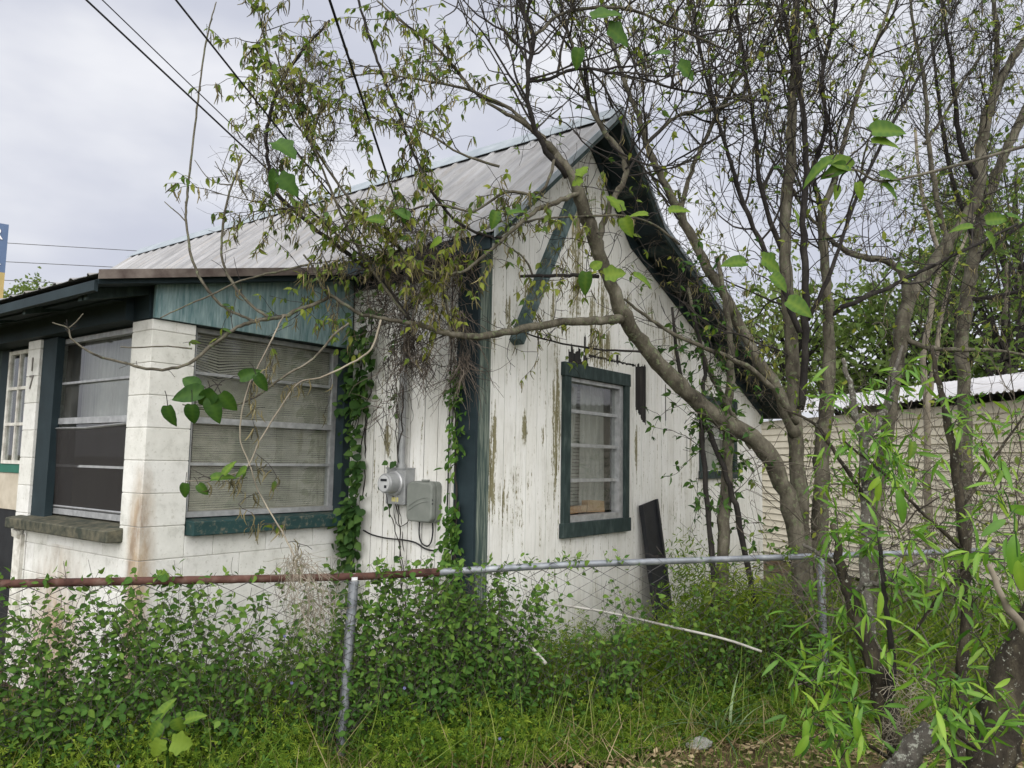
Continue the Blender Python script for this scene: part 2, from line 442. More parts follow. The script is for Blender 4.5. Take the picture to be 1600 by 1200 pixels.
MAT['leaf_vine'] = leafmat('vine_leaf', [(0, (.024, .066, .014)), (.5, (.060, .140, .024)), (1, (.155, .25, .045))], .34, .6, .14)
MAT['leaf_ivy'] = leafmat('wall_vine_leaf', [(0, (.018, .048, .014)), (.5, (.045, .105, .024)), (1, (.11, .19, .045))], .3, .55, .15)
MAT['leaf_weed'] = leafmat('weed_leaf', [(0, (.034, .078, .010)), (.5, (.095, .172, .017)), (1, (.25, .32, .040))], .40, .65, .10)
MAT['leaf_lance'] = leafmat('lance_leaf', [(0, (.045, .13, .018)), (.5, (.115, .26, .028)), (1, (.27, .42, .05))], .42, .42, .4)
MAT['leaf_far'] = leafmat('far_leaf', [(0, (.045, .085, .022)), (.5, (.095, .155, .040)), (1, (.18, .24, .08))], .45, .6, .1)
MAT['grass'] = leafmat('grass_blade', [(0, (.045, .100, .014)), (.5, (.105, .195, .026)), (.85, (.21, .27, .06)), (1, (.36, .31, .16))], .35, .6, .12)
MAT['straw'] = leafmat('straw', [(0, (.10, .07, .04)), (.5, (.22, .16, .09)), (1, (.42, .34, .21))], .15, .8, .1)
def ground_mat():
    k = N('leaf_litter_ground')
    a = k.ramp(k.noise(7, 9, (1, 1, 1), .7), [(.3, (.040, .026, .016)), (.5, (.095, .066, .042)), (.72, (.20, .15, .10))])
    g = k.ramp(k.noise(1.3, 6), [(.42, 0.0), (.6, .8)])
    gr = k.ramp(k.noise(30, 4), [(.3, (.03, .055, .012)), (.7, (.09, .13, .03))])
    c = k.mix(g, a, gr)
    return k.done(k.bsdf(c, .95, 0, .1, k.bump(k.noise(60, 5), .8, .02)))
MAT['ground'] = ground_mat()

# ================================================================== GROUND
def build_ground():
    mb = MB()
    xs = np.concatenate([[-600, -120, -40, -14], np.arange(-8, 12.01, .25), [18, 45, 130, 600]])
    ys = np.concatenate([[-600, -80, -20, -4], np.arange(0, 14.01, .25), [20, 45, 130, 900]])
    X, Yg = np.meshgrid(xs, ys, indexing='ij')
    Z = np.zeros_like(X)
    near = (abs(X - 2) < 10) & (Yg > 0) & (Yg < 14)
    Z[near] = (.03 * np.sin(X * 2.1 + Yg) + .025 * np.sin(X * 4.7 - Yg * 3.3) + .02 * np.sin(Yg * 5.1))[near] - .02
    n, m = X.shape
    i = np.arange(n - 1)[:, None] * m; j = np.arange(m - 1)[None, :]
    q = np.stack([i + j, i + m + j, i + m + j + 1, i + j + 1], -1).reshape(-1, 4)
    mb.add(np.stack([X, Yg, Z], -1).reshape(-1, 3), q, 4)
    g = mb.build('ground', MAT['ground'], smooth=True)
    g['kind'] = 'structure'
build_ground()

# ================================================================== HOUSE
house = empty('house', (KX, KY, 0), math.pi / 2 - YAW)
tag(house, 'small weathered white board house with teal trim and a metal roof', 'house')
RX, RZ = 1.36, 4.53                       # ridge
SL = .87                                  # slope of the steep roof
BX, BZ = 2.15, 3.76                       # right slope breaks here to the lean-to
EX = 5.54                                 # far end of the gable wall
LS = .405
def top_z(x):                             # underside of the roof at the gable wall
    if x < RX: return RZ - .06 - SL * (RX - x)
    if x < BX: return RZ - .06 - (RZ - BZ) / (BX - RX) * (x - RX)
    return BZ - .06 - LS * (x - BX)

def plank_wall(parent, along, s0, s1, width, zbot, ztop, holes, mat_, breaks=(), rot=(), gap=.0024):
    """vertical boards, each its own object; along 'x' = gable plane (faces -y), 'y' = front plane (faces -x)"""
    s = s0; k = 0
    while s < s1 - .02:
        w = width * random.uniform(.93, 1.07)
        e = min(s + w, s1)
        if s1 - e < .04: e = s1
        a, b = s + gap, e - gap
        cuts = sorted({a, b} | {c for h in holes for c in h[:2] if a < c < b} | {c for c in breaks if a < c < b})
        for r in rot:
            if r[0] < b and r[1] > a:
                cuts = sorted(set(cuts) | set(np.arange(max(a, r[0]), min(b, r[1]), .017)) | {x for x in r[:2] if a < x < b})
        polys = []
        d0 = random.uniform(.0175, .0195)
        for c0, c1 in zip(cuts[:-1], cuts[1:]):
            if c1 - c0 < .001: continue
            mid = (c0 + c1) / 2
            cutlist = [(h[2], h[3]) for h in holes if h[0] < mid < h[1]]
            for r in rot:
                if r[0] <= mid <= r[1]:
                    f = (mid - r[0]) / (r[1] - r[0])
                    cutlist.append((r[2] + r[5] * f + random.uniform(-r[4], r[4]), r[3] + random.uniform(-r[4], r[4])))
            cutlist.sort()
            z = zbot
            for (h0, h1) in cutlist + [(None, None)]:
                if h0 is None:
                    if min(ztop(c0), ztop(c1)) - z > .01: polys.append([(c0, z), (c1, z), (c1, ztop(c1)), (c0, ztop(c0))])
                else:
                    if h0 - z > .005: polys.append([(c0, z), (c1, z), (c1, h0), (c0, h0)])
                    z = max(z, h1)
        # pieces of a board that no longer touch are boards of their own
        grp = list(range(len(polys)))
        def find(i):
            while grp[i] != i: i = grp[i]
            return i
        for i, A_ in enumerate(polys):
            for j, B_ in enumerate(polys):
                if abs(A_[1][0] - B_[0][0]) < 1e-5 and min(A_[2][1], B_[3][1]) - max(A_[1][1], B_[0][1]) > .001: grp[find(i)] = find(j)
        for g in {find(i) for i in range(len(polys))}:
            mb = MB()
            for i, poly in enumerate(polys):
                if find(i) == g: mb.prism(poly, 'y' if along == 'x' else 'x', -d0, -.013)
            mb.build('plank', mat_, parent)
        s = e; k += 1

def shell(along, s0, s1, zb, ztop, holes, d0, d1, name, mat_, breaks=()):
    mb = MB()
    cuts = sorted({s0, s1} | {c for h in holes for c in h[:2]} | {c for c in breaks if s0 < c < s1})
    for c0, c1 in zip(cuts[:-1], cuts[1:]):
        mid = (c0 + c1) / 2; z = zb
        for h in sorted([h for h in holes if h[0] < mid < h[1]], key=lambda h: h[2]):
            mb.prism([(c0, z), (c1, z), (c1, h[2]), (c0, h[2])], 'y' if along == 'x' else 'x', d0, d1); z = h[3]
        mb.prism([(c0, z), (c1, z), (c1, ztop(c1)), (c0, ztop(c0))], 'y' if along == 'x' else 'x', d0, d1)
    return mb.build(name, mat_, house)

W1 = (1.13, 2.00, 1.15, 2.30)             # near gable window opening
W2 = (3.74, 4.56, 1.56, 2.27)             # far gable window opening
gable = shell('x', 0.0, EX, 0.0, top_z, [W1, W2], -.0125, .10, 'gable_wall', MAT['rot'], (RX, BX))
plank_wall(gable, 'x', .02, EX, .14, .10, top_z, [W1, W2], MAT['gable'], (RX, BX),
           rot=[(1.13, 1.30, 2.30, 2.55, .05, 0), (1.30, 1.44, 2.30, 2.50, .07, 0), (1.44, 2.26, 2.505, 2.525, .006, 0),
                (2.255, 2.47, 2.12, 2.53, .02, -.15), (1.90, 1.95, 2.49, 2.60, .03, 0), (2.86, 2.89, 2.02, 2.40, .05, 0),
                (1.075, 1.10, 1.88, 2.06, .03, 0), (1.36, 1.40, 2.5, 2.68, .04, 0), (3.35, 3.37, 1.6, 1.9, .05, 0)])
front = shell('y', .101, 1.36, 0.0, lambda s: 3.06, [], -.0125, .10, 'front_wall', MAT['rot'])
plank_wall(front, 'y', .06, 1.26, .132, .12, lambda s: 3.04, [], MAT['front'], gap=.0035)
# closing walls that the photograph does not look at directly
mb = MB(); mb.box((EX - .1, .101, 0), (EX, 7.3, 2.3)); mb.build('back_wall', MAT['front'], house)
mb = MB(); mb.box((.0, 7.3, 0), (EX, 7.4, 2.3)); mb.prism([(0, 2.3), (EX, 2.3), (EX, top_z(EX)), (BX, top_z(BX)), (RX, top_z(RX)), (0, top_z(0))], 'y', 7.301, 7.4)
mb.build('end_wall', MAT['front'], house)
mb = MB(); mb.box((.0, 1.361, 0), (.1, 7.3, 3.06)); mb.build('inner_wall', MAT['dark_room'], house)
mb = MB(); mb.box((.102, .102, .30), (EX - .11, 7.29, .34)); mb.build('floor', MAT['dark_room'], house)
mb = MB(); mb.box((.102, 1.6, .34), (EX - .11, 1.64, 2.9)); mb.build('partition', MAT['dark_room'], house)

# corner boards
mb = MB(); mb.box((-.024, -.045, .10), (.105, -.0205, 3.12), .002); mb.build('corner_board', MAT['corner'], house)
mb = MB(); mb.box((-.048, -.046, .10), (-.0245, .14, 3.06), .002); mb.build('corner_board', MAT['teal_dark'], house)
# slanting brace board on the gable
mb = MB(); mb.bar((1.11, -.06, 3.76), (.37, -.055, 2.48), .07, .115, (0, 1, 0)); bevel(mb.build('brace', weathered('brace_paint', (.06, .095, .10), (.19, .25, .25), (3, 3, 1), .45, .7), house), .004)

# ------------------------------------------------------------------ windows
def pane(parent, a, b):
    mb = MB(); mb.box(a, b); return mb.build('pane', MAT['glass'], parent)
def curtain(parent, along, s0, s1, d, z0, z1, amp, waves, mat_, gather=0):
    mb = MB(); n = 60
    s = np.linspace(s0, s1, n)
    off = amp * np.sin(np.linspace(0, waves * 2 * math.pi, n)) + amp * .4 * np.sin(np.linspace(0, waves * 5.3, n) + 1)
    rows = []
    for f in np.linspace(0, 1, 7):
        z = z0 + (z1 - z0) * f
        ss = s + gather * (1 - f) * (s - s0) * -1
        rows.append(np.stack([ss, d + off * (1.1 - .5 * f), np.full(n, z)], -1) if along == 'x' else np.stack([d + off * (1.1 - .5 * f), ss, np.full(n, z)], -1))
    V = np.concatenate(rows); i = np.arange(6)[:, None] * n; j = np.arange(n - 1)[None, :]
    mb.add(V, np.stack([i + j, i + j + 1, i + n + j + 1, i + n + j], -1).reshape(-1, 4), 4)
    return mb.build('curtain', mat_, parent, smooth=True)

# near gable window
w = empty('window', parent=house); w['label'] = 'tall window with dark teal surround and four stacked panes'
def trim(parent, a, b, m='teal', j=.0015):
    mb = MB(); mb.box(a, b, j); return bevel(mb.build('trim_board', MAT[m], parent), .003)
trim(w, (1.02, -.060, 2.305), (2.095, -.0205, 2.415)); trim(w, (1.03, -.055, 1.145), (1.125, -.0205, 2.3045))
trim(w, (2.005, -.055, 1.145), (2.085, -.0205, 2.3045)); trim(w, (1.015, -.065, 1.03), (2.10, -.0205, 1.1445))
mb = MB()
for a, b in (((1.126, -.03, 1.146), (1.155, .05, 2.304)), ((1.945, -.03, 1.146), (2.0045, .05, 2.304)), ((1.1555, -.03, 2.272), (1.9445, .05, 2.304)), ((1.1555, -.03, 1.146), (1.9445, .05, 1.195))):
    mb.box(a, b)
mb.build('frame', MAT['alu'], w)
zz = [1.2005, 1.475, 1.76, 2.035, 2.2495]
for k in range(4):
    pane(w, (1.1555, .018, zz[k] + .014), (1.9445, .021, zz[k + 1] - .014 if k < 3 else 2.2715))
for k in (1, 2, 3):
    mb = MB(); mb.box((1.1556, -.012 if k == 2 else -.002, zz[k] - .0135), (1.9444, .04, zz[k] + .0135)); mb.build('rail', MAT['alu'], w)
curtain(w, 'x', 1.16, 1.56, .16, 1.16, 2.3, .016, 5, MAT['curtain'], .35)
curtain(w, 'x', 1.60, 1.99, .16, 1.16, 2.3, .016, 5, MAT['curtain'], -.05)
mb = MB()
for z in np.arange(1.2, 2.26, .03): mb.box((1.17, .21, z), (1.98, .225, z + .024))
mb.build('blind', MAT['curtain'], w, kind='stuff')
mb = MB(); mb.box((1.20, .06, 1.205), (1.55, .12, 1.26), .006); mb.box((1.58, .06, 1.205), (1.85, .13, 1.30), .01); mb.build('sill_clutter', simple('cardboard', [(.3, (.30, .15, .07)), (.7, (.45, .33, .20))], 6, .9), w)

# far gable window
w = empty('window', parent=house); w['label'] = 'small dark window at the far end of the gable wall'
trim(w, (3.64, -.055, 2.265), (4.66, -.0235, 2.36)); trim(w, (3.65, -.05, 1.555), (3.735, -.0235, 2.2645)); trim(w, (4.565, -.05, 1.555), (4.65, -.0235, 2.2645)); trim(w, (3.63, -.06, 1.47), (4.67, -.0235, 1.5545))
pane(w, (3.74, .018, 1.56), (4.56, .021, 1.90)); pane(w, (3.74, .018, 1.93), (4.56, .021, 2.265))
mb = MB(); mb.box((3.74, -.005, 1.9), (4.56, .04, 1.9295)); mb.build('rail', MAT['alu'], w)
curtain(w, 'x', 3.74, 4.56, .14, 1.5, 2.3, .02, 7, MAT['curtain'])

# ------------------------------------------------------------------ porch
CX, CY = -1.64, 1.26                        # porch corner
CO = .2032; Z0 = 1.587                      # block course and one bed joint
joints = [Z0 + k * CO for k in range(-8, 5)]
mesh_cache = {}
def block(parent, a, b):
    key = tuple(np.round(np.subtract(b, a), 4))
    if key not in mesh_cache:
        mb = MB(); mb.box((0, 0, 0), tuple(np.subtract(b, a)))
        o = mb.build('block', MAT['block'], parent); bevel(o, .004, 2)
        mesh_cache[key] = o.data
    else:
        o = link('block', mesh_cache[key], None, parent); bevel(o, .004, 2)
    o.location = a
    return o
J = .0018
def block_wall(parent, along, s0, s1, d0, d1, ztop, zmin=-.05):
    zs = [zmin] + [z for z in joints if zmin + .03 < z < ztop - .03] + [ztop]
    for r, (z0, z1) in enumerate(zip(zs[:-1], zs[1:])):
        off = .203 if r % 2 else 0
        cuts = [s0] + [s for s in np.arange(s0 + off, s1, .406) if s0 + .06 < s < s1 - .06] + [s1]
        for c0, c1 in zip(cuts[:-1], cuts[1:]):
            if along == 'x': block(parent, (c0 + J, d0, z0 + J), (c1 - J, d1, z1 - J))
            else: block(parent, (d0, c0 + J, z0 + J), (d1, c1 - J, z1 - J))
PW, PD = .294, .25
pil = MB().box((CX + .006, CY + .006, -.05), (CX + PW - .006, CY + PD - .006, 2.465)).build('pillar', MAT['mortar'], house)
zs = [-.05] + [z for z in joints if z > 0] + [2.47]
zs = [z for i, z in enumerate(zs) if i == 0 or z - zs[i - 1] > .04 or i == len(zs) - 1]
for z0, z1 in zip(zs[:-1], zs[1:]): block(pil, (CX, CY, z0 + .002), (CX + PW, CY + PD, z1 - .002))
side = MB().box((CX + PW, CY + .007, -.05), (-.004, CY + .193, 1.108)).build('block_wall', MAT['mortar'], house)
block_wall(side, 'x', CX + PW, -.003, CY, CY + .20, 1.113)
frontb = MB().box((CX + .007, CY + PD, -.05), (CX + .193, 2.86, 1.07)).build('block_wall', MAT['mortar'], house)
block_wall(frontb, 'y', CY + PD, 2.86, CX, CX + .20, 1.075)
pil2 = MB().box((CX + .006, 2.886, -.05), (CX + .194, 3.084, 2.465)).build('pillar', MAT['mortar'], house)
for z0, z1 in zip(zs[:-1], zs[1:]): block(pil2, (CX, 2.88, z0 + .002), (CX + .20, 3.09, z1 - .002))
# painted house number, one digit above the other
def text(name, s, size, mat_, parent, loc, rot, ext=.004):
    cu = bpy.data.curves.new(name, 'FONT'); cu.body = s; cu.size = size; cu.extrude = ext; cu.align_x = 'CENTER'
    tmp = bpy.data.objects.new(name, cu); COL.objects.link(tmp)
    me = bpy.data.meshes.new_from_object(tmp.evaluated_get(bpy.context.evaluated_depsgraph_get()))
    bpy.data.objects.remove(tmp)
    o = link(name, me, mat_, parent); o.location = loc; o.rotation_euler = rot
    return o
NUM = simple('number_grey', [(.3, (.14, .13, .12)), (.7, (.22, .21, .20))], 8, .7)
for d, z in (('1', 2.235), ('7', 2.10)): text('house_number', d, .15, NUM, pil2, (CX - .005, 2.985, z), (math.pi / 2, 0, -math.pi / 2), .002)

# window on the side of the porch
w = empty('window', parent=house); w['label'] = 'wide porch window with a sagging tan matchstick blind'
x0, x1, z0, z1, wy = CX + PW + .002, -.10, 1.222, 2.468, CY + .07
mb = MB(); mb.box((x0, wy - .01, z0), (x0 + .035, wy + .06, z1)); mb.build('jamb', MAT['teal_dark'], w)
mb = MB(); mb.box((x1 + .002, CY - .02, 1.222), (-.022, CY + .09, z1)); mb.build('jamb', MAT['teal_dark'], w)
mb = MB()
for a, b in (((x0 + .036, wy - .006, z0), (x1, wy + .05, z0 + .035)), ((x0 + .036, wy, z1 - .03), (x1, wy + .05, z1)), ((x1 - .045, wy, z0 + .0355), (x1, wy + .05, z1 - .0305)), ((x0 + .036, wy, z0 + .0355), (x0 + .05, wy + .05, z1 - .0305))): mb.box(a, b)
mb.build('frame', MAT['alu'], w)
rz_ = [z0 + .0355, 1.567, 1.855, 2.167, z1 - .0305]
for k in range(4): pane(w, (x0 + .0505, wy + .018, rz_[k] + .0105), (x1 - .0455, wy + .021, rz_[k + 1] - .0105))
for k in (1, 2, 3):
    t = .020 if k == 2 else .0095
    mb = MB(); mb.box((x0 + .0502, wy - (.012 if k == 2 else .002), rz_[k] - t), (x1 - .0452, wy + .035, rz_[k] + t)); mb.build('rail', MAT['alu'], w)
mb = MB()
xs_ = np.linspace(x0 + .085, x1 - .02, 14)
for i, z in enumerate(np.arange(1.235, 2.45, .0145)):
    f = max(0, 1 - abs(z - 2.20) / .22)
    dz = f * -.075 * np.clip(1 - abs((xs_ - xs_[2]) / .42), 0, 1) ** 1.5 + .0015 * np.sin(xs_ * 9 + i)
    yy = wy + .055 + .012 * np.sin(xs_ * 5 + z * 3)
    a = np.stack([xs_, yy, z + dz], -1); b = a + [0, .004, .0122]
    V = np.concatenate([a, b]); j = np.arange(13)
    mb.add(V, np.stack([j, j + 1, j + 15, j + 14], -1), 4)
mb.build('blind', MAT['blind'], w, kind='stuff')
# window on the front of the porch
w = empty('window', parent=house); w['label'] = 'front porch window with a bent dark insect screen in its lower half'
fx = CX + .08; y0, y1, z0, z1 = CY + PD + .003, 2.835, 1.19, 2.46
mb = MB()
for a, b in (((fx, y0, z0), (fx + .05, y1, z0 + .04)), ((fx, y0, z1 - .035), (fx + .05, y1, z1)), ((fx, y1 - .06, z0 + .0405), (fx + .05, y1, z1 - .0355)), ((fx, y0, z0 + .0405), (fx + .05, y0 + .09, z1 - .0355))): mb.box(a, b)
mb.build('frame', MAT['alu'], w)
rz_ = [z0 + .0405, 1.535, 1.855, 2.13, z1 - .0355]
for k in range(4): pane(w, (fx + .028, y0 + .0905, rz_[k] + .0105), (fx + .031, y1 - .0605, rz_[k + 1] - .0105))
for k in (1, 2, 3):
    t = .022 if k == 2 else .008
    mb = MB(); mb.box((fx - (.012 if k == 2 else .004), y0 + .0902, rz_[k] - t), (fx + .045, y1 - .0602, rz_[k] + t)); mb.build('rail', MAT['alu'], w)
k_ = N('insect_screen'); tr = k_.n('BsdfTransparent'); tr.inputs[0].default_value = (.75, .75, .75, 1)
mx = k_.n('MixShader'); mx.inputs[0].default_value = .60
k_.l(tr.outputs[0], mx.inputs[1]); k_.l(k_.bsdf((.035, .032, .032), .7), mx.inputs[2]); MAT['screen'] = k_.done(mx.outputs[0])
mb = MB()
ya, yb = y0 + .095, y1 - .07
mb.poly([(fx + .005, ya, 1.245), (fx + .003, yb, 1.245), (fx - .02, yb + .02, 1.80), (fx - .02, (ya + yb) / 2, 1.80), (fx - .004, ya, 1.825)], [0, 1, 2, 3, 4])
scr = mb.build('screen', MAT['screen'], w)
mb = MB(); mb.tube([(fx - .006, ya, 1.826), (fx - .022, (ya + yb) / 2, 1.80), (fx - .022, yb + .02, 1.803), (fx + .001, yb, 1.245), (fx + .003, ya, 1.245)], .008, 4); mb.build('screen_frame', MAT['alu'], scr)
curtain(w, 'y', y0, y1, fx + .22, 1.86, 2.5, .012, 5, MAT['curtain'])
curtain(w, 'y', y0, y1, fx + .20, 1.15, 1.86, .012, 5, MAT['curtain_dark'])
# dark jamb board beside the front window
mb = MB(); mb.box((CX + .02, 2.645, 1.14), (CX + .075, 2.878, 2.468), .002); mb.build('jamb_board', MAT['teal_dark'], house)
# sills
mb = MB(); mb.prism([(CY - .085, 1.114), (CY + .19, 1.114), (CY + .19, 1.221), (CY - .085, 1.205)], 'x', CX + PW + .006, -.03); bevel(mb.build('window_sill', MAT['sill_teal'], house), .006)
mb = MB(); mb.prism([(CX - .10, 1.077), (CX + .15, 1.077), (CX + .15, 1.185), (CX - .10, 1.15)], 'y', CY + PD - .05, 3.0); bevel(mb.build('window_sill', MAT['sill'], house), .006)
# rotten white jamb at the second pillar's foot
mb = MB(); mb.box((CX - .03, 2.895, 0), (CX - .004, 2.99, 1.03), .006); mb.box((CX - .045, 2.92, 1.0), (CX - .002, 3.03, 1.06), .01); mb.build('rotten_post', MAT['white_trim'], house)

# recessed doorway bay beyond the second pillar
bay = empty('window', parent=house); bay['label'] = 'small paned window with white bars beyond the second pillar'
rx = CX + .12
mb = MB(); mb.box((rx + .03, 3.09, -.05), (rx + .08, 5.2, 1.17)); mb.build('lower_panel', MAT['black'], house)
mb = MB(); mb.box((rx + .02, 3.095, 1.171), (rx + .08, 5.2, 1.46), .002); mb.build('tan_panel', MAT['tan_panel'], house)
mb = MB(); mb.box((rx + .01, 3.095, 1.462), (rx + .08, 5.2, 1.53)); mb.build('green_rail', MAT['green'], house)
mb = MB(); mb.box((rx + .01, 3.78, 1.531), (rx + .08, 3.95, 2.62)); mb.build('jamb_board', MAT['teal_dark'], house)
mb = MB(); mb.box((rx + .01, 3.951, 1.531), (rx + .08, 5.2, 2.62)); mb.build('porch_wall', MAT['teal'], house)
mb = MB(); mb.box((rx, 3.10, 1.532), (rx + .04, 3.779, 1.56)); mb.box((rx, 3.10, 2.42), (rx + .04, 3.779, 2.45)); mb.box((rx, 3.745, 1.5605), (rx + .04, 3.779, 2.4195)); mb.box((rx, 3.10, 1.5605), (rx + .04, 3.16, 2.4195)); mb.build('frame', MAT['white_trim'], bay)
for yv in (3.36, 3.56): MB().box((rx + .002, yv - .012, 1.5605), (rx + .038, yv + .012, 2.4195)).build('glazing_bar', MAT['white_trim'], bay)
for zv in (1.85, 2.14): MB().box((rx - .001, 3.1605, zv - .012), (rx + .036, 3.7445, zv + .012)).build('glazing_bar', MAT['white_trim'], bay)
for ya, yb in ((3.161, 3.347), (3.373, 3.547), (3.573, 3.744)):
    for za, zb in ((1.561, 1.837), (1.863, 2.127), (2.153, 2.419)): pane(bay, (rx + .015, ya, za), (rx + .018, yb, zb))
mb = MB(); mb.box((rx + .03, 3.09, 2.451), (rx + .08, 3.78, 2.62)); mb.build('head_board', MAT['teal_dark'], house)
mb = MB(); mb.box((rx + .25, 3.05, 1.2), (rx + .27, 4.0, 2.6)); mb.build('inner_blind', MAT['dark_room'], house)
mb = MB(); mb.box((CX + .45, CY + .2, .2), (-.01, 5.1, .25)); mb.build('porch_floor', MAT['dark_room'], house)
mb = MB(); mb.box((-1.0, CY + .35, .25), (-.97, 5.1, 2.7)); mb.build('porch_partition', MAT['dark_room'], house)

# porch gable fascia: two sheets of weathered teal board
mb = MB(); mb.prism([(CX - .005, 2.472), (-.55, 2.472), (-.55, 2.944), (CX - .005, 2.715)], 'y', CY - .030, CY - .006); mb.build('fascia_board', MAT['fascia'], house)
mb = MB(); mb.prism([(-.546, 2.474), (-.05, 2.474), (-.05, 3.048), (-.546, 2.945)], 'y', CY - .028, CY - .006); mb.build('fascia_board', MAT['fascia'], house)
mb = MB(); mb.prism([(CX + .01, 2.48), (-.02, 2.48), (-.02, 3.03), (CX + .01, 2.69)], 'y', CY, CY + .06); mb.build('porch_gable', MAT['teal_dark'], house)
mb = MB(); mb.box((CX + PW, CY - .005, 2.4712), (-.06, CY + .09, 2.4795)); mb.build('window_head', MAT['teal_dark'], house)

# ------------------------------------------------------------------ roofs
roof = MB()
PS = (3.10 - 2.65) / 2.06
def slab(poly, y0, y1): return poly, y0, y1
YE = 7.45
# boarding under the metal
mb = MB()
mb.prism([(RX, RZ - .012), (-.27, RZ - .012 - SL * 1.63), (-.27, RZ - .045 - SL * 1.63), (RX, RZ - .055)], 'y', -.34, YE - .01)
mb.prism([(RX + .001, RZ - .012), (BX, BZ - .012), (BX, BZ - .050), (RX + .001, RZ - .055)], 'y', -.34, YE - .01)
mb.prism([(BX + .001, BZ - .012), (EX + .30, BZ - .012 - LS * (EX + .30 - BX)), (EX + .30, BZ - .050 - LS * (EX + .30 - BX)), (BX + .001, BZ - .050)], 'y', -.34, YE - .01)
roof = mb.build('roof', MAT['teal_dark'], house)
def panels(xa, za, xb, zb, y0, y1, pw, mat_, parent, rib=.016, per=3, name='roof_panel'):
    """ribbed sheets running from (xa,za) down to (xb,zb), laid side by side along y"""
    d = np.array([xb - xa, 0, zb - za]); L = np.linalg.norm(d); d /= L
    nrm = np.array([-d[2], 0, d[0]]) if (-d[2]) * 0 + d[0] > 0 else np.array([d[2], 0, -d[0]])
    y = y0
    while y < y1 - .05:
        e = min(y + pw, y1)
        prof = []
        n = per
        for k in range(n):
            c = y + (e - y) * (k + .5) / n; h = (e - y) / n / 2
            prof += [(c - h + .002, 0), (c - .028, 0), (c - .012, rib), (c + .012, rib), (c + .028, 0)]
        prof.append((e - .002, 0))
        lift = random.uniform(0, .003)
        a = [np.array([xa, yy, za]) + nrm * (hh + lift) for yy, hh in prof]
        b = [np.array([xb, yy, zb]) + nrm * (hh + lift) + d * random.uniform(0, .012) for yy, hh in prof]
        nn = len(prof); V = a + b; V2 = [v - nrm * .004 for v in V]
        mb = MB(); j = np.arange(nn - 1)
        mb.add(V + V2, np.concatenate([np.stack([j, j + 1, j + nn + 1, j + nn], -1), np.stack([j + 2 * nn, j + 3 * nn, j + 3 * nn + 1, j + 2 * nn + 1], -1),
                                       np.stack([j + nn, j + nn + 1, j + 3 * nn + 1, j + 3 * nn], -1)]), 4)
        mb.build(name, mat_, parent)
        y = e
panels(RX, RZ, -.29, RZ - SL * 1.65, -.36, YE, .66, MAT['roof'], roof)
panels(RX, RZ, BX + .03, BZ - .01, -.36, YE, .66, MAT['roof'], roof)
panels(BX, BZ + .004, EX + .34, BZ + .004 - LS * (EX + .34 - BX), -.36, YE, .66, MAT['roof'], roof)
mb = MB()
for sgn, s_ in ((-1, SL), (1, (RZ - BZ) / (BX - RX))):
    mb.prism([(RX, RZ + .036), (RX + sgn * .19, RZ + .036 - s_ * .19), (RX + sgn * .19, RZ + .030 - s_ * .19), (RX, RZ + .028)][::sgn], 'y', -.375, YE + .01)
mb.build('ridge_cap', MAT['ridge'], roof)
# rake boards, trim metal and lookouts on the gable overhang
def rake(xa, za, xb, zb, y, w, t, name, m, off=0):
    mb = MB(); mb.prism([(xa, za - off), (xb, zb - off), (xb, zb - off - w), (xa, za - off - w)], 'y', y, y + t); return mb.build(name, MAT[m], roof)
rake(RX, RZ - .01, -.28, RZ - .01 - SL * 1.64, -.365, .065, .022, 'rake_board', 'teal', .012)
rake(RX + .002, RZ - .01, BX, BZ - .01, -.365, .09, .022, 'rake_board', 'teal', .012)
rake(BX + .002, BZ - .01, EX + .3, BZ - .01 - LS * (EX + .3 - BX), -.365, .08, .022, 'rake_board', 'teal', .012)
rake(RX, RZ + .012, -.29, RZ + .012 - SL * 1.65, -.376, .055, .008, 'drip_edge', 'ridge')
rake(BX, BZ + .012, EX + .33, BZ + .012 - LS * (EX + .33 - BX), -.376, .05, .008, 'drip_edge', 'ridge')
rake(RX + .002, RZ + .012, BX, BZ + .012, -.376, .05, .008, 'drip_edge', 'ridge')
for x in np.arange(.1, 5.5, .56):
    z = top_z(x) - .035
    s_ = SL if x < RX else (-(RZ - BZ) / (BX - RX) if x < BX else -LS)
    mb = MB(); mb.prism([(x, z), (x + .07, z + s_ * .07), (x + .07, z + .085 + s_ * .07), (x, z + .085)], 'y', -.342, -.024); mb.build('lookout', MAT['teal'], roof)
# frieze along the top of the gable
mb = MB(); 
for xa, xb in ((RX, BX), (BX, EX)):
    mb.prism([(xa, top_z(xa) - .10), (xb - .001, top_z(xb - .001) - .10), (xb - .001, top_z(xb - .001) + .005), (xa, top_z(xa) + .005)], 'y', -.042, -.0235)
mb.build('frieze_board', MAT['teal_dark'], roof)
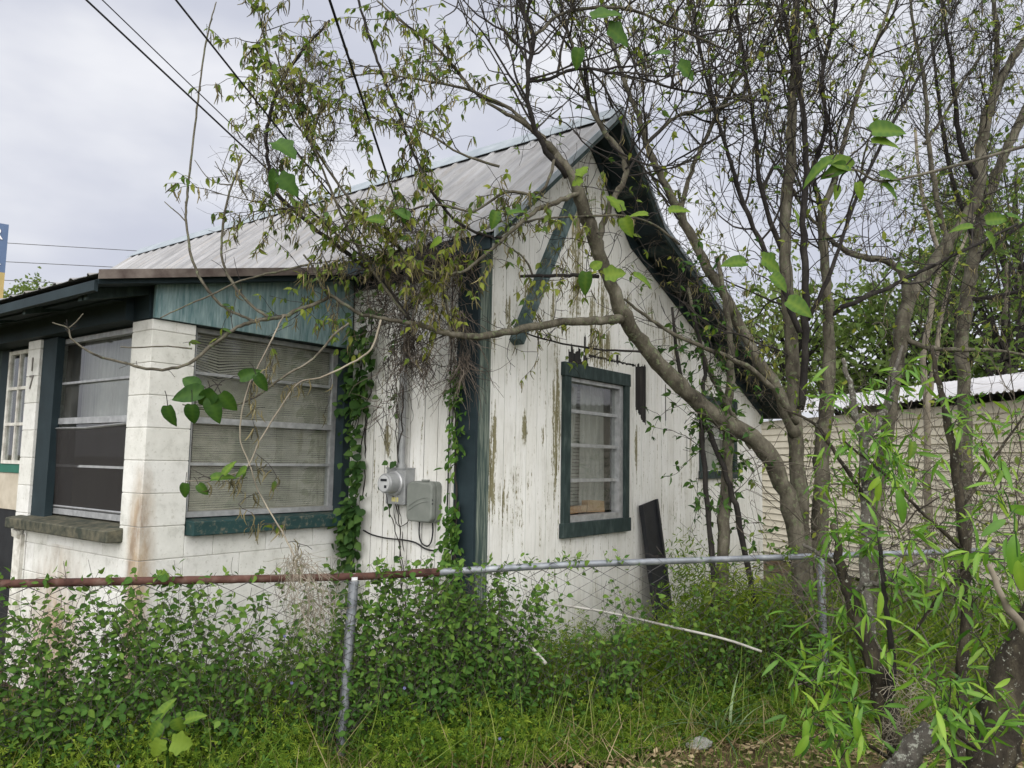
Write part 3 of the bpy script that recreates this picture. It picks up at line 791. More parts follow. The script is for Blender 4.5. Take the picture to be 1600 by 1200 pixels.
# porch roof
PX0, PX1 = .05, -2.06
py = lambda x, o=0: 3.10 + PS * x + o
proof = MB()
proof.prism([(PX0, py(PX0, -.03)), (PX1 + .02, py(PX1 + .02, -.03)), (PX1 + .02, py(PX1 + .02, -.06)), (PX0, py(PX0, -.075))], 'y', 1.13, 8.2)
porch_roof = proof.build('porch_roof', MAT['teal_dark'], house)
panels(PX0, py(PX0), PX1, py(PX1), 1.10, 8.25, .66, MAT['roof'], porch_roof, rib=.012, name='porch_roof_panel')
mb = MB(); mb.prism([(PX0, py(PX0, .02)), (PX1, py(PX1, .02)), (PX1, py(PX1, -.035)), (PX0, py(PX0, -.035))], 'y', 1.088, 1.097); mb.build('drip_edge', simple('rusty_drip_edge', [(.3, (.07, .05, .045)), (.7, (.20, .17, .15))], 9, .8), porch_roof)
mb = MB(); mb.prism([(PX1 + .0, py(PX1, -.035)), (PX1 + .022, py(PX1, -.032)), (PX1 + .022, py(PX1, -.10)), (PX1, py(PX1, -.095))], 'y', 1.14, 8.2); mb.build('eave_board', MAT['teal_dark'], porch_roof)
for i, (xa, xb, dz) in enumerate(((PX1 + .03, PX1 + .15, .085), (PX1 + .155, PX1 + .29, .10), (PX1 + .295, CX + .02, .12))):
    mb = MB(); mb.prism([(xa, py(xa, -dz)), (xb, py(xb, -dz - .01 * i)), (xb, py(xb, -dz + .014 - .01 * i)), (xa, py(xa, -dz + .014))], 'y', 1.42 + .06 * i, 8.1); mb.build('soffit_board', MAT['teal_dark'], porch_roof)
mb = MB(); mb.box((CX - .055, CY + .24, 2.475), (CX - .003, 8.0, 2.63)); mb.build('header_beam', MAT['teal_dark'], porch_roof)
mb = MB(); mb.box((CX - .002, CY + .05, 2.476), (CX + .2, 8.0, 2.66)); mb.build('beam', MAT['teal_dark'], porch_roof)
for yv in (1.33, 1.40, 2.2, 3.0, 3.8):
    mb = MB(); mb.prism([(PX1 + .05, py(PX1 + .05, -.063)), (CX + .05, py(CX + .05, -.063)), (CX + .05, 2.64), (PX1 + .05, py(PX1 + .05, -.13))], 'y', yv, yv + .045); mb.build('rafter_tail', MAT['teal'], porch_roof)
# main eave soffit over the front wall
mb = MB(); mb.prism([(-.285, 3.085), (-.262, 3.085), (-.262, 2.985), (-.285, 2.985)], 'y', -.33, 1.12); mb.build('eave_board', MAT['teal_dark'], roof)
mb = MB(); mb.box((-.045, .18, 2.93), (-.024, 1.24, 3.05)); mb.build('frieze_board', MAT['teal_dark'], roof)

# ------------------------------------------------------------------ things on the front wall
HROT = math.pi / 2 - YAW
def hempty(name, x, y, z): return empty(name, HW(x, y, z), HROT)
m_ = hempty('electric_meter', -.022, .63, 1.30)
tag(m_, 'round glass electricity meter on a grey steel box on the white boards', 'meter')
b = MB().box((-.10, -.095, 0), (0, .095, .255)).build('box', MAT['grey_metal'], m_); bevel(b, .006, 2)
MB().box((-.104, -.02, .01), (-.1005, -.012, .245)).build('seam', MAT['alu'], b)
MB().box((-.106, -.098, .252), (.0, .098, .262)).build('lid', MAT['grey_metal'], m_)
MB().tube([(-.10, 0, .15), (-.118, 0, .15), (-.125, 0, .15)], [.088, .088, .080], 32).build('ring', MAT['alu'], m_, smooth=False)
MB().tube([(-.12, 0, .15), (-.20, 0, .15), (-.212, 0, .15)], [.072, .070, .062], 32).build('meter_body', MAT['grey_metal'], m_)
kk = simple('meter_face', [(.3, (.42, .43, .44)), (.7, (.55, .56, .57))], 6, .2, (1, 1, 1), 0)
fc = MB().tube([(-.2125, 0, .15), (-.2145, 0, .15)], [.056, .055], 32).build('meter_face', kk, m_)
MB().box((-.217, -.032, .165), (-.215, .030, .182)).build('display', MAT['black'], fc)
MB().box((-.217, -.030, .118), (-.215, -.008, .138)).build('badge', MAT['black'], fc)
for sy in (-.085, .085):
    for sz in (.02, .235): MB().cyl((-.1005, sy, sz), (-.104, sy, sz), .006, 8).build('screw', MAT['alu'], m_)
MB().box((-.1025, -.035, .02), (-.1005, .03, .05)).build('sticker', simple('faded_sticker', [(.3, (.5, .45, .12)), (.7, (.62, .58, .3))], 20, .7, (1, 1, 1), 0), m_)
MB().cyl((-.05, 0, .262), (-.05, 0, .285), .036).build('hub', MAT['grey_metal'], m_)
c_ = hempty('conduit', -.07, .63, 1.585); tag(c_, 'vertical grey service conduit rising from the meter to the eave', 'pipe')
MB().tube([(0, 0, 0), (0, 0, 1.42), (0, 0, 1.75)], .026, 12).build('pipe', MAT['grey_metal'], c_)
MB().box((-.02, -.045, .75), (.046, .045, .775)).build('strap', MAT['alu'], c_)
hd = MB().tube([(0, 0, 1.72), (-.01, 0, 1.80), (-.06, 0, 1.83), (-.11, 0, 1.79)], [.035, .05, .05, .035], 10).build('service_head', MAT['black'], c_)
u_ = hempty('utility_box', -.022, .40, 1.185); tag(u_, 'rounded grey plastic utility box beside the electricity meter', 'box')
def rounded(w, h, r, n=5):
    out = []
    for cx_, cz_, a0 in ((w / 2 - r, h - r, 0), (-w / 2 + r, h - r, 90), (-w / 2 + r, r, 180), (w / 2 - r, r, 270)):
        for i in range(n): a = math.radians(a0 + 90 * i / (n - 1)); out.append((cx_ + r * math.cos(a), cz_ + r * math.sin(a)))
    return out
MB().prism(rounded(.255, .285, .035), 'x', -.045, 0).build('back_half', MAT['grey_plastic'], u_)
cv = bevel(MB().prism(rounded(.245, .275, .04), 'x', -.095, -.046).build('cover', MAT['grey_plastic'], u_), .012, 3)
cv.location = (0, 0, .005)
arc = [(-.0965, .10 - .19 * t, .10 + .07 * math.sin(t * 1.6)) for t in np.linspace(0, 1, 9)]
MB().tube(arc, .0025, 4).build('moulded_line', MAT['grey_plastic'], cv)
MB().tube([(-.0965, y - .0, z - .028) for _, y, z in arc], .0025, 4).build('moulded_line', MAT['grey_plastic'], cv)
for z in (.13, .155): MB().cyl((-.09, -.1235, z), (-.085, -.1275, z), .005, 8).build('screw', MAT['black'], cv)
MB().cyl((-.05, -.02, .285), (-.05, -.02, .297), .03, 12).build('knob', MAT['grey_plastic'], u_)
def hcable(name, pts, r, label):
    o = MB().tube(spline([HW(*p) for p in pts], n=6), r, 6).build(name, MAT['cable'], smooth=True)
    return tag(o, label, 'cable')
hcable('cable', [(-.05, .45, 1.19), (-.05, .45, 1.10), (-.045, .43, 1.04), (-.04, .38, 1.02), (-.05, .335, 1.05), (-.05, .32, 1.12), (-.05, .325, 1.19)], .0055, 'black cable looped below the grey utility box')
hcable('cable', [(-.03, 1.05, 1.085), (-.035, .95, 1.06), (-.035, .80, 1.045), (-.035, .62, 1.045), (-.035, .50, 1.035), (-.035, .40, 1.0), (-.035, .30, 1.0), (-.035, .22, 1.07), (-.04, .20, 1.30), (-.04, .20, 1.8), (-.04, .20, 2.9)], .0055, 'long black cable running along the front boards and up beside the corner')
hcable('cable', [(-.07, .69, 1.30), (-.05, .70, 1.20), (-.04, .66, 1.14), (-.04, .58, 1.17), (-.05, .55, 1.21), (-.06, .52, 1.22)], .003, 'thin grey wires dangling under the electricity meter')

# ------------------------------------------------------------------ overhead wires
def wire(name, pts, r, label, sag=0):
    o = MB().tube(np.array(pts), r, 6).build(name, MAT['cable'])
    return tag(o, label, 'wire', 'service wires to the house')
A1, A2 = HW(-.07, .80, 2.93), HW(-.13, .63, 3.36)
def extend(a, b, f): a = np.array(a); b = np.array(b); return [a, a + (b - a), a + (b - a) * f]
wire('overhead_wire', extend(A1, P(135, 0, 3.9), 2.5), .0055, 'thick black overhead wire, lowest of the three slanting across the left sky')
wire('overhead_wire', extend(A1 + [0, 0, .05], P(160, 0, 3.9), 2.5), .0032, 'thin black overhead wire, middle of the three slanting across the left sky')
wire('overhead_wire', extend(A1 + [.02, 0, .08], P(275, 0, 3.7), 2.5), .0055, 'steepest black overhead wire slanting across the left sky')
wire('overhead_wire', extend(A2, P(515, 0, 3.7), 2.5), .0075, 'thickest black service cable dropping steeply to the roof edge')
for y_, ya, yb in ((379, 379, 392), (409, 409, 418), (438, 438, 447)):
    a, b = P(-60, ya - 3.5, 30), P(330, yb + 7, 34)
    o = MB().tube([a, b], .014, 5).build('power_line', MAT['wire'])
    tag(o, {379: 'topmost', 409: 'middle', 438: 'lowest'}[y_] + ' grey power line in the sky beyond the porch roof', 'wire')

# ------------------------------------------------------------------ sign beyond the roof
sg = empty('roadside_sign', P(6, 470, 20) * [1, 1, 0]); tag(sg, 'tall blue and yellow roadside sign cut by the left edge', 'sign')
def L2(px, py, Y): return P(px, py, Y) - np.array(sg.location)
a = L2(14, 351, 20.6); ux = np.array([.80, .60, 0]); th = np.array([.2, -.26, 0])
def panel(z0, z1, name, m):
    p = [a[:2] - ux[:2] * 3.2, a[:2], a[:2] - th[:2], a[:2] - ux[:2] * 3.2 - th[:2]]
    return MB().prism([tuple(q) for q in p], 'z', z0, z1).build(name, m, sg)
zt = a[2]
pb = panel(zt - 1.33, zt, 'blue_panel', simple('sign_blue', [(.3, (.075, .12, .22)), (.7, (.09, .14, .25))], 3, .5))
panel(zt - 2.3, zt - 1.331, 'yellow_panel', simple('sign_yellow', [(.3, (.36, .27, .10)), (.7, (.42, .32, .13))], 3, .5))
MB().tube([(a[0] - 1.5, a[1] - .9, -zt * 0), (a[0] - 1.5, a[1] - .9, zt - 2.3)], .12, 10).build('post', MAT['grey_metal'], sg)
ang = math.atan2(ux[1], ux[0])
WL = simple('sign_white', [(.3, (.75, .75, .75)), (.7, (.8, .8, .8))], 3, .5, (1, 1, 1), 0)
for t_, zz_ in (('R', zt - .44), ('R', zt - 1.13)):
    q = a[:2] - ux[:2] * .24 + np.array([.01, -.02])
    text('letter', t_, .44, WL, pb, (q[0], q[1], zz_), (math.pi / 2, 0, ang), .005)

# ================================================================== SHED at the right
shed = empty('metal_shed', (5.751, 8.994, 0)); tag(shed, 'long beige metal-sided shed with a white corrugated roof behind the trees', 'shed')
sdv = np.array([4.619 - 5.751, 14.017 - 8.994]); sl = np.linalg.norm(sdv); sdv /= sl; snv = np.array([sdv[1], -sdv[0]])   # away from the house
def SW(s, d, z): q = sdv * s + snv * d; return (q[0], q[1], z)
S0, S1, SH = -9.0, 6.2, 2.42
mb = MB(); v = [SW(S0, .03, 0), SW(S1, .03, 0), SW(S1, 4, 0), SW(S0, 4, 0), SW(S0, .03, SH), SW(S1, .03, SH), SW(S1, 4, SH), SW(S0, 4, SH)]
mb.add(v, [[0,1,5,4],[1,2,6,5],[2,3,7,6],[3,0,4,7],[4,5,6,7]], 4); wl = mb.build('shed_wall', MAT['shed_wall'], shed)
lap = None
z = .1
while z < SH - .02:
    h = min(.115, SH - z)
    mb = MB()
    v = [SW(S0, .028, z), SW(S1, .028, z), SW(S1, 0, z), SW(S0, 0, z), SW(S0, .006, z + .012), SW(S1, .006, z + .012), SW(S1, .026, z + h), SW(S0, .026, z + h)]
    mb.add(v, [[0,1,2,3][::-1], [3,2,5,4], [4,5,6,7]], 4)
    mb.build('siding_strip', MAT['shed_wall'], wl)
    z += .115
# corrugated roof rising away from us
mb = MB(); rows = []
sv = np.arange(S0 - .1, S1 + .1, .0245)
for d, z in ((-.22, 2.50), (1.8, 2.98)):
    rows.append([SW(s, d, z + .016 * math.sin(s / .098 * 2 * math.pi)) for s in sv])
nn = len(sv); j = np.arange(nn - 1)
mb.add(np.array(rows[0] + rows[1]), np.stack([j, j + nn, j + nn + 1, j + 1], -1), 4); 
rows2 = [SW(s, 3.9, 2.50) for s in sv]
mb.add(np.array(rows[1] + rows2), np.stack([j, j + nn, j + nn + 1, j + 1], -1), 4)
mb.build('shed_roof', MAT['shed_roof'], shed, smooth=True)
MB().add([SW(S0, -.05, 2.42), SW(S1, -.05, 2.42), SW(S1, .03, 2.42), SW(S0, .03, 2.42), SW(S0, -.05, 2.50), SW(S1, -.05, 2.50), SW(S1, .03, 2.50), SW(S0, .03, 2.50)], [[0,1,5,4],[1,0,3,2]], 4)

# ================================================================== FENCE
FA = np.array([-2.42, 3.78]); FD = np.array([3.295 + 2.42, 5.954 - 3.78]); FD /= np.linalg.norm(FD)
FNV = np.array([FD[1], -FD[0]])           # towards the camera
def fx_t(x): return (x - FA[0]) / FD[0]
def fence_p(t, z, off=0.0):
    q = FA + FD * t + FNV * off; return np.array([q[0], q[1], z])
def rail_z(t): return float(np.interp(t, [-3, 0, 1.7, 3.0, 6.5, 10], [1.0, 1.0, .972, 1.0, 1.0, 1.0]))
FO = fence_p(0, 0)
fence = empty('chain_link_fence', FO); tag(fence, 'low chain link fence overgrown with vines, its top rail rusty on the left', 'fence')
T_J = fx_t(-.42)
def rail(t0, t1, m, name='top_rail'):
    ts = np.linspace(t0, t1, 14); return MB().tube([fence_p(t, rail_z(t)) - FO for t in ts], .0205, 12).build(name, MAT[m], fence, smooth=True)
r1 = rail(-3.0, T_J, 'rust'); r1['label'] = 'rusty brown length of rail'
r2 = rail(T_J - .12, fx_t(3.75), 'galv'); r2['label'] = 'grey galvanised length of rail'
MB().tube([fence_p(T_J - .16, rail_z(T_J)) - FO, fence_p(T_J + .02, rail_z(T_J)) - FO], .0235, 12).build('rail_sleeve', MAT['rust'], fence)
for i, (t, lean) in enumerate(((fx_t(-4.15), 0), (fx_t(-.852), -.045), (fx_t(2.17), .02), (fx_t(5.2), 0))):
    p0 = fence_p(t, -.1, .0) - FO + np.array([lean, 0, 0]); p1 = fence_p(t, rail_z(t) - .035) - FO
    ps = MB().tube([p0, p1], .027, 14).build('post', MAT['galv'], fence)
    MB().tube([p1, p1 + [0, 0, .012]], .030, 14).build('cap', MAT['galv'], ps)
    MB().tube([p1 + [0, 0, .01], p1 + [0, 0, .055]], .012, 8).build('cap_eye', MAT['alu'], ps)
    MB().tube([p1 + [0, 0, .02] - np.append(FD, 0) * .016, p1 + [0, 0, .02] + np.append(FD, 0) * .016], .027, 12).build('rail_band', MAT['alu'], ps)
    for zb in (.25, .52, .8): MB().tube([p0 + (p1 - p0) * zb + np.array([math.cos(a) * .029, math.sin(a) * .029, .008 * math.sin(a)]) for a in np.linspace(0, 6.2, 14)], .0018, 4).build('tie_wire', MAT['galv'], ps)
mb = MB(); PIT = .083
zs_ = np.arange(.03, .985, PIT / 2)
for k, t in enumerate(np.arange(-2.9, fx_t(3.7), PIT)):
    pts = []
    for i, z in enumerate(zs_):
        bend = .012 * math.sin(t * 1.7) * math.sin(z * 5)
        pts.append(fence_p(t + (PIT / 2 if (i + k) % 2 else -PIT / 2) * 1.03, z * rail_z(t), .026 + bend + (.003 if (i + k) % 2 else -.003)) - FO)
    mb.tube(pts, .0027, 4, False)
mb.build('wire_mesh', MAT['wire'], fence)

# ================================================================== LOOSE THINGS
def hbox_lean():
    o = empty('black_panel', HW(2.45, -.25, 0)); tag(o, 'long black trim panel leaning against the white gable wall', 'panel')
    O = HW(2.45, -.25, 0)
    top_l, top_r = HW(2.27, -.045, 1.24), HW(2.60, -.045, 1.29)
    bl, br = HW(2.38, -.17, .02), HW(2.70, -.18, .02)
    nv = np.array([.795, -.606, .2]); nv /= np.linalg.norm(nv)
    def plate(a, b, c, d, t, name):
        v = [np.array(p) - O for p in (a, b, c, d)]; v += [p + nv * t for p in v]
        mb = MB(); mb.add(v, [[0,3,2,1],[4,5,6,7],[0,1,5,4],[1,2,6,5],[2,3,7,6],[3,0,4,7]], 4); return mb.build(name, MAT['black'], o)
    plate(bl, br, top_r, top_l, .012, 'board')
    e = np.array(br) - np.array(bl)
    plate(bl + nv * .0125, bl + e * .2 + nv * .0125, np.array(top_l) + (np.array(top_r) - top_l) * .2 + nv * .0125, np.array(top_l) + nv * .0125, .03, 'raised_edge')
    plate(bl + e * .9 + nv * .0125, br + nv * .0125, np.array(top_r) + nv * .0125, np.array(top_l) + (np.array(top_r) - top_l) * .9 + nv * .0125, .018, 'raised_edge')
hbox_lean()
def pipe(name, pts, r, label, m='pvc'):
    return tag(MB().tube(spline(pts), r, 10).build(name, MAT[m], smooth=True), label, 'pipe')
pipe('plastic_pipe', [P(868, 944, 5.35), P(950, 957, 5.25), P(1030, 975, 5.15), P(1130, 998, 5.05), P(1190, 1018, 5.0)], .008, 'long thin white plastic pipe lying sloped in the weeds')
pipe('plastic_pipe', [P(783, 960, 4.72), P(820, 1000, 4.72), P(853, 1037, 4.70)], .011, 'short white plastic pipe poking down behind the fence')
o = MB().bar(P(665, 905, 4.78), P(697, 1025, 4.75), .035, .012).build('wood_strip', MAT['white_trim']); tag(o, 'narrow pale wooden strip leaning behind the fence', 'board')
# crumpled plastic bag on the ground
mb = MB(); bp = P(1088, 1180, 4.62); bp[2] = 0
n1, n2 = 9, 14; V = []
for i in range(n1):
    f = i / (n1 - 1)
    for j in range(n2):
        a_ = j / n2 * 2 * math.pi; r_ = .055 * (math.sin(f * 3.0 + .25) ** .7) * (1 + random.uniform(-.35, .35))
        V.append(bp + np.array([r_ * math.cos(a_) * 1.3 + f * .04, r_ * math.sin(a_) * .6 + f * .05, .006 + f * .055 + random.uniform(-.008, .008)]))
q = [[i * n2 + j, i * n2 + (j + 1) % n2, (i + 1) * n2 + (j + 1) % n2, (i + 1) * n2 + j] for i in range(n1 - 1) for j in range(n2)]
mb.add(V, q, 4)
k_ = N('clear_plastic'); tr = k_.n('BsdfTransparent'); tr.inputs[0].default_value = (.9, .9, .9, 1); mx = k_.n('MixShader'); mx.inputs[0].default_value = .28
k_.l(tr.outputs[0], mx.inputs[1]); k_.l(k_.bsdf((.6, .6, .58), .25, 0, .5), mx.inputs[2])
o = mb.build('plastic_bag', k_.done(mx.outputs[0]), smooth=True); tag(o, 'crumpled clear plastic bag on the ground in front of the fence', 'bag')

# ================================================================== VEGETATION HELPERS
def unit(v):
    v = np.asarray(v, float); return v / (np.linalg.norm(v, axis=-1, keepdims=True) + 1e-12)
def tri_template(v, f): return np.array(v, float), np.array(f, int)
T_HEART = tri_template([(0,0,0),(.10,.26,.05),(.36,.40,.09),(.68,.26,.05),(1,0,-.10),(.68,-.26,.05),(.36,-.40,.09),(.10,-.26,.05),(.35,0,0),(.70,0,-.02)],
                       [(0,8,1),(1,8,2),(2,8,9),(2,9,3),(3,9,4),(4,9,5),(5,9,6),(6,9,8),(6,8,7),(7,8,0)])
T_OVAL = tri_template([(0,0,0),(.30,.22,.06),(.70,.20,.04),(1,0,-.06),(.70,-.20,.04),(.30,-.22,.06),(.5,0,0)],
                      [(0,6,1),(1,6,2),(2,6,3),(3,6,4),(4,6,5),(5,6,0)])
T_LANCE = tri_template([(0,0,0),(.25,.075,.03),(.25,-.075,.03),(.55,.085,-.02),(.55,-.085,-.02),(.82,.05,-.13),(.82,-.05,-.13),(1,0,-.24),(.25,0,.01),(.55,0,-.045),(.82,0,-.145)],
                       [(0,8,1),(0,2,8),(1,8,9),(1,9,3),(8,2,4),(8,4,9),(3,9,10),(3,10,5),(9,4,6),(9,6,10),(5,10,7),(10,6,7)])
T_DIAM = tri_template([(0,0,0),(.45,.28,.06),(1,0,-.05),(.45,-.28,.06)], [(0,2,1),(0,3,2)])
def _lobed():
    o = [(0,0),(.02,.22),(.18,.42),(.34,.30),(.50,.34),(.66,.22),(.80,.14),(1,0)]
    v = [(x, y, .10 * abs(y) - .12 * x * x) for x, y in o] + [(x, -y, .10 * abs(y) - .12 * x * x) for x, y in o[1:-1]]
    c = [(.2, 0, -.02), (.55, 0, -.06)]
    v += c; n = 14
    f = []
    ringA = [0,1,2,3]; ringB = [3,4,5,6,7]
    for a, b in zip(ringA[:-1], ringA[1:]): f.append((a, n, b))
    f.append((3, n, n + 1))
    for a, b in zip(ringB[:-1], ringB[1:]): f.append((a, n + 1, b))
    m = {0: 0, 1: 8, 2: 9, 3: 10, 4: 11, 5: 12, 6: 13, 7: 7}
    g = [tuple({**m, n: n, n + 1: n + 1}[i] for i in t)[::-1] for t in f]
    return tri_template(v, f + g)
T_LOBED = _lobed()
def _whorl(k=7):
    v, f = [(0, 0, 0)], []
    for i in range(k):
        a = 2 * math.pi * i / k
        c, s = math.cos(a), math.sin(a)
        b = len(v)
        v += [(.55 * c - .10 * s, .55 * s + .10 * c, .12), (.55 * c + .10 * s, .55 * s - .10 * c, .12), (c, s, .05)]
        f += [(0, b + 1, b), (b, b + 1, b + 2)]
    return tri_template(v, f)
T_WHORL = _whorl()
def _strip(w, bend, n=4, tip=True):
    v, f = [], []
    for i in range(n + 1):
        t = i / n; ww = w * (1 - t ** 1.6) if tip else w
        v += [(t * (1 - .25 * bend * t), ww, -bend * t * t), (t * (1 - .25 * bend * t), -ww, -bend * t * t)]
    for i in range(n): f += [(2 * i, 2 * i + 1, 2 * i + 3), (2 * i, 2 * i + 3, 2 * i + 2)]
    return tri_template(v, f)
def _broad(lob=0.0):
    # a broad leaf as a small grid: cupped, arched, with a wavy margin and a paler midrib and side veins
    v, f, t = [], [], []
    st = np.linspace(0, 1, 12)
    for i, x in enumerate(st):
        w = .40 * math.sin(math.pi * min(1, x * .92 + .08) ** .72) ** .8 if x < 1 else 0
        w *= 1 + lob * math.cos(x * 15)
        for j in (-1, -.5, 0, .5, 1):
            y = w * j
            v.append((x - .06 * abs(j) * (1 - x), y, .16 * abs(j) ** 1.3 * w * 1.6 - .26 * x * x + .018 * math.sin(x * 21 + j * 3) * abs(j)))
            t.append(.20 if j == 0 else (.07 if i % 2 else -.07) - .05 * (abs(j) == 1))
    for i in range(11):
        for j in range(4):
            a = i * 5 + j; f += [(a, a + 1, a + 6), (a, a + 6, a + 5)]
    return np.array(v, float), np.array(f, int), np.array(t, float)
T_BROAD, T_BLOB = _broad(), _broad(.22)
T_BLADE = _strip(.016, .45)
T_BLADE2 = _strip(.022, .15)
def _catkin():
    v, f = [], []
    for i in range(4):
        t = i / 3; r = [.03, .055, .05, .02][i]; c = (t, .16 * math.sin(t * 4), 0)
        for a in (0, 2.1, 4.2): v.append((c[0], c[1] + r * math.cos(a), c[2] + r * math.sin(a)))
    for i in range(3):
        for k in range(3):
            a, b = i * 3 + k, i * 3 + (k + 1) % 3; f += [(a, b, b + 3), (a, b + 3, a + 3)]
    return tri_template(v, f)
T_CATKIN = _catkin()
T_YOUNG = tri_template([(0,0,0),(.22,.20,.05),(.50,.22,.05),(.78,.10,0),(1.05,0,-.12),(.78,-.10,0),(.50,-.22,.05),(.22,-.20,.05),(.35,0,0),(.70,0,-.03)],
                       [(0,8,1),(1,8,2),(2,8,9),(2,9,3),(3,9,4),(4,9,5),(5,9,6),(6,9,8),(6,8,7),(7,8,0)])

def cloud(name, Pn, D, Nn, S, T, tmpl, mat_, parent=None, kind='stuff', origin=None, wscale=None):
    """many leaf-sized pieces as one mesh"""
    Pn = np.asarray(Pn, float); n = len(Pn)
    if n == 0: return None
    tv, tf = tmpl[:2]
    vt = tmpl[2] if len(tmpl) > 2 else np.where(np.abs(tv[:, 1]) < .02, .10, -.05)
    X = unit(D); Z = np.asarray(Nn, float); Z = unit(Z - X * (Z * X).sum(1, keepdims=True)); Yv = np.cross(Z, X)
    S = np.broadcast_to(np.asarray(S, float), (n,))[:, None, None]
    ws = 1.0 if wscale is None else np.asarray(wscale, float)[:, None, None]
    V = Pn[:, None, :] + S * (tv[None, :, 0:1] * X[:, None, :] + ws * tv[None, :, 1:2] * Yv[:, None, :] + tv[None, :, 2:3] * Z[:, None, :])
    if origin is not None: V = V - np.asarray(origin)
    k = len(tv)
    F = (tf[None] + (np.arange(n) * k)[:, None, None]).reshape(-1, 3)
    me = bpy.data.meshes.new(name)
    me.vertices.add(n * k); me.vertices.foreach_set('co', V.reshape(-1))
    me.loops.add(F.size); me.loops.foreach_set('vertex_index', F.ravel().astype(np.int32))
    me.polygons.add(len(F)); me.polygons.foreach_set('loop_start', (np.arange(len(F)) * 3).astype(np.int32))
    at = me.attributes.new('tint', 'FLOAT', 'POINT')
    at.data.foreach_set('value', np.clip(np.broadcast_to(np.asarray(T, float), (n,))[:, None] + vt[None, :], 0, 1).ravel().astype(np.float32))
    me.update(calc_edges=True)
    return link(name, me, mat_, parent, kind)
def rnd_dir(n): return unit(rng.normal(size=(n, 3)))

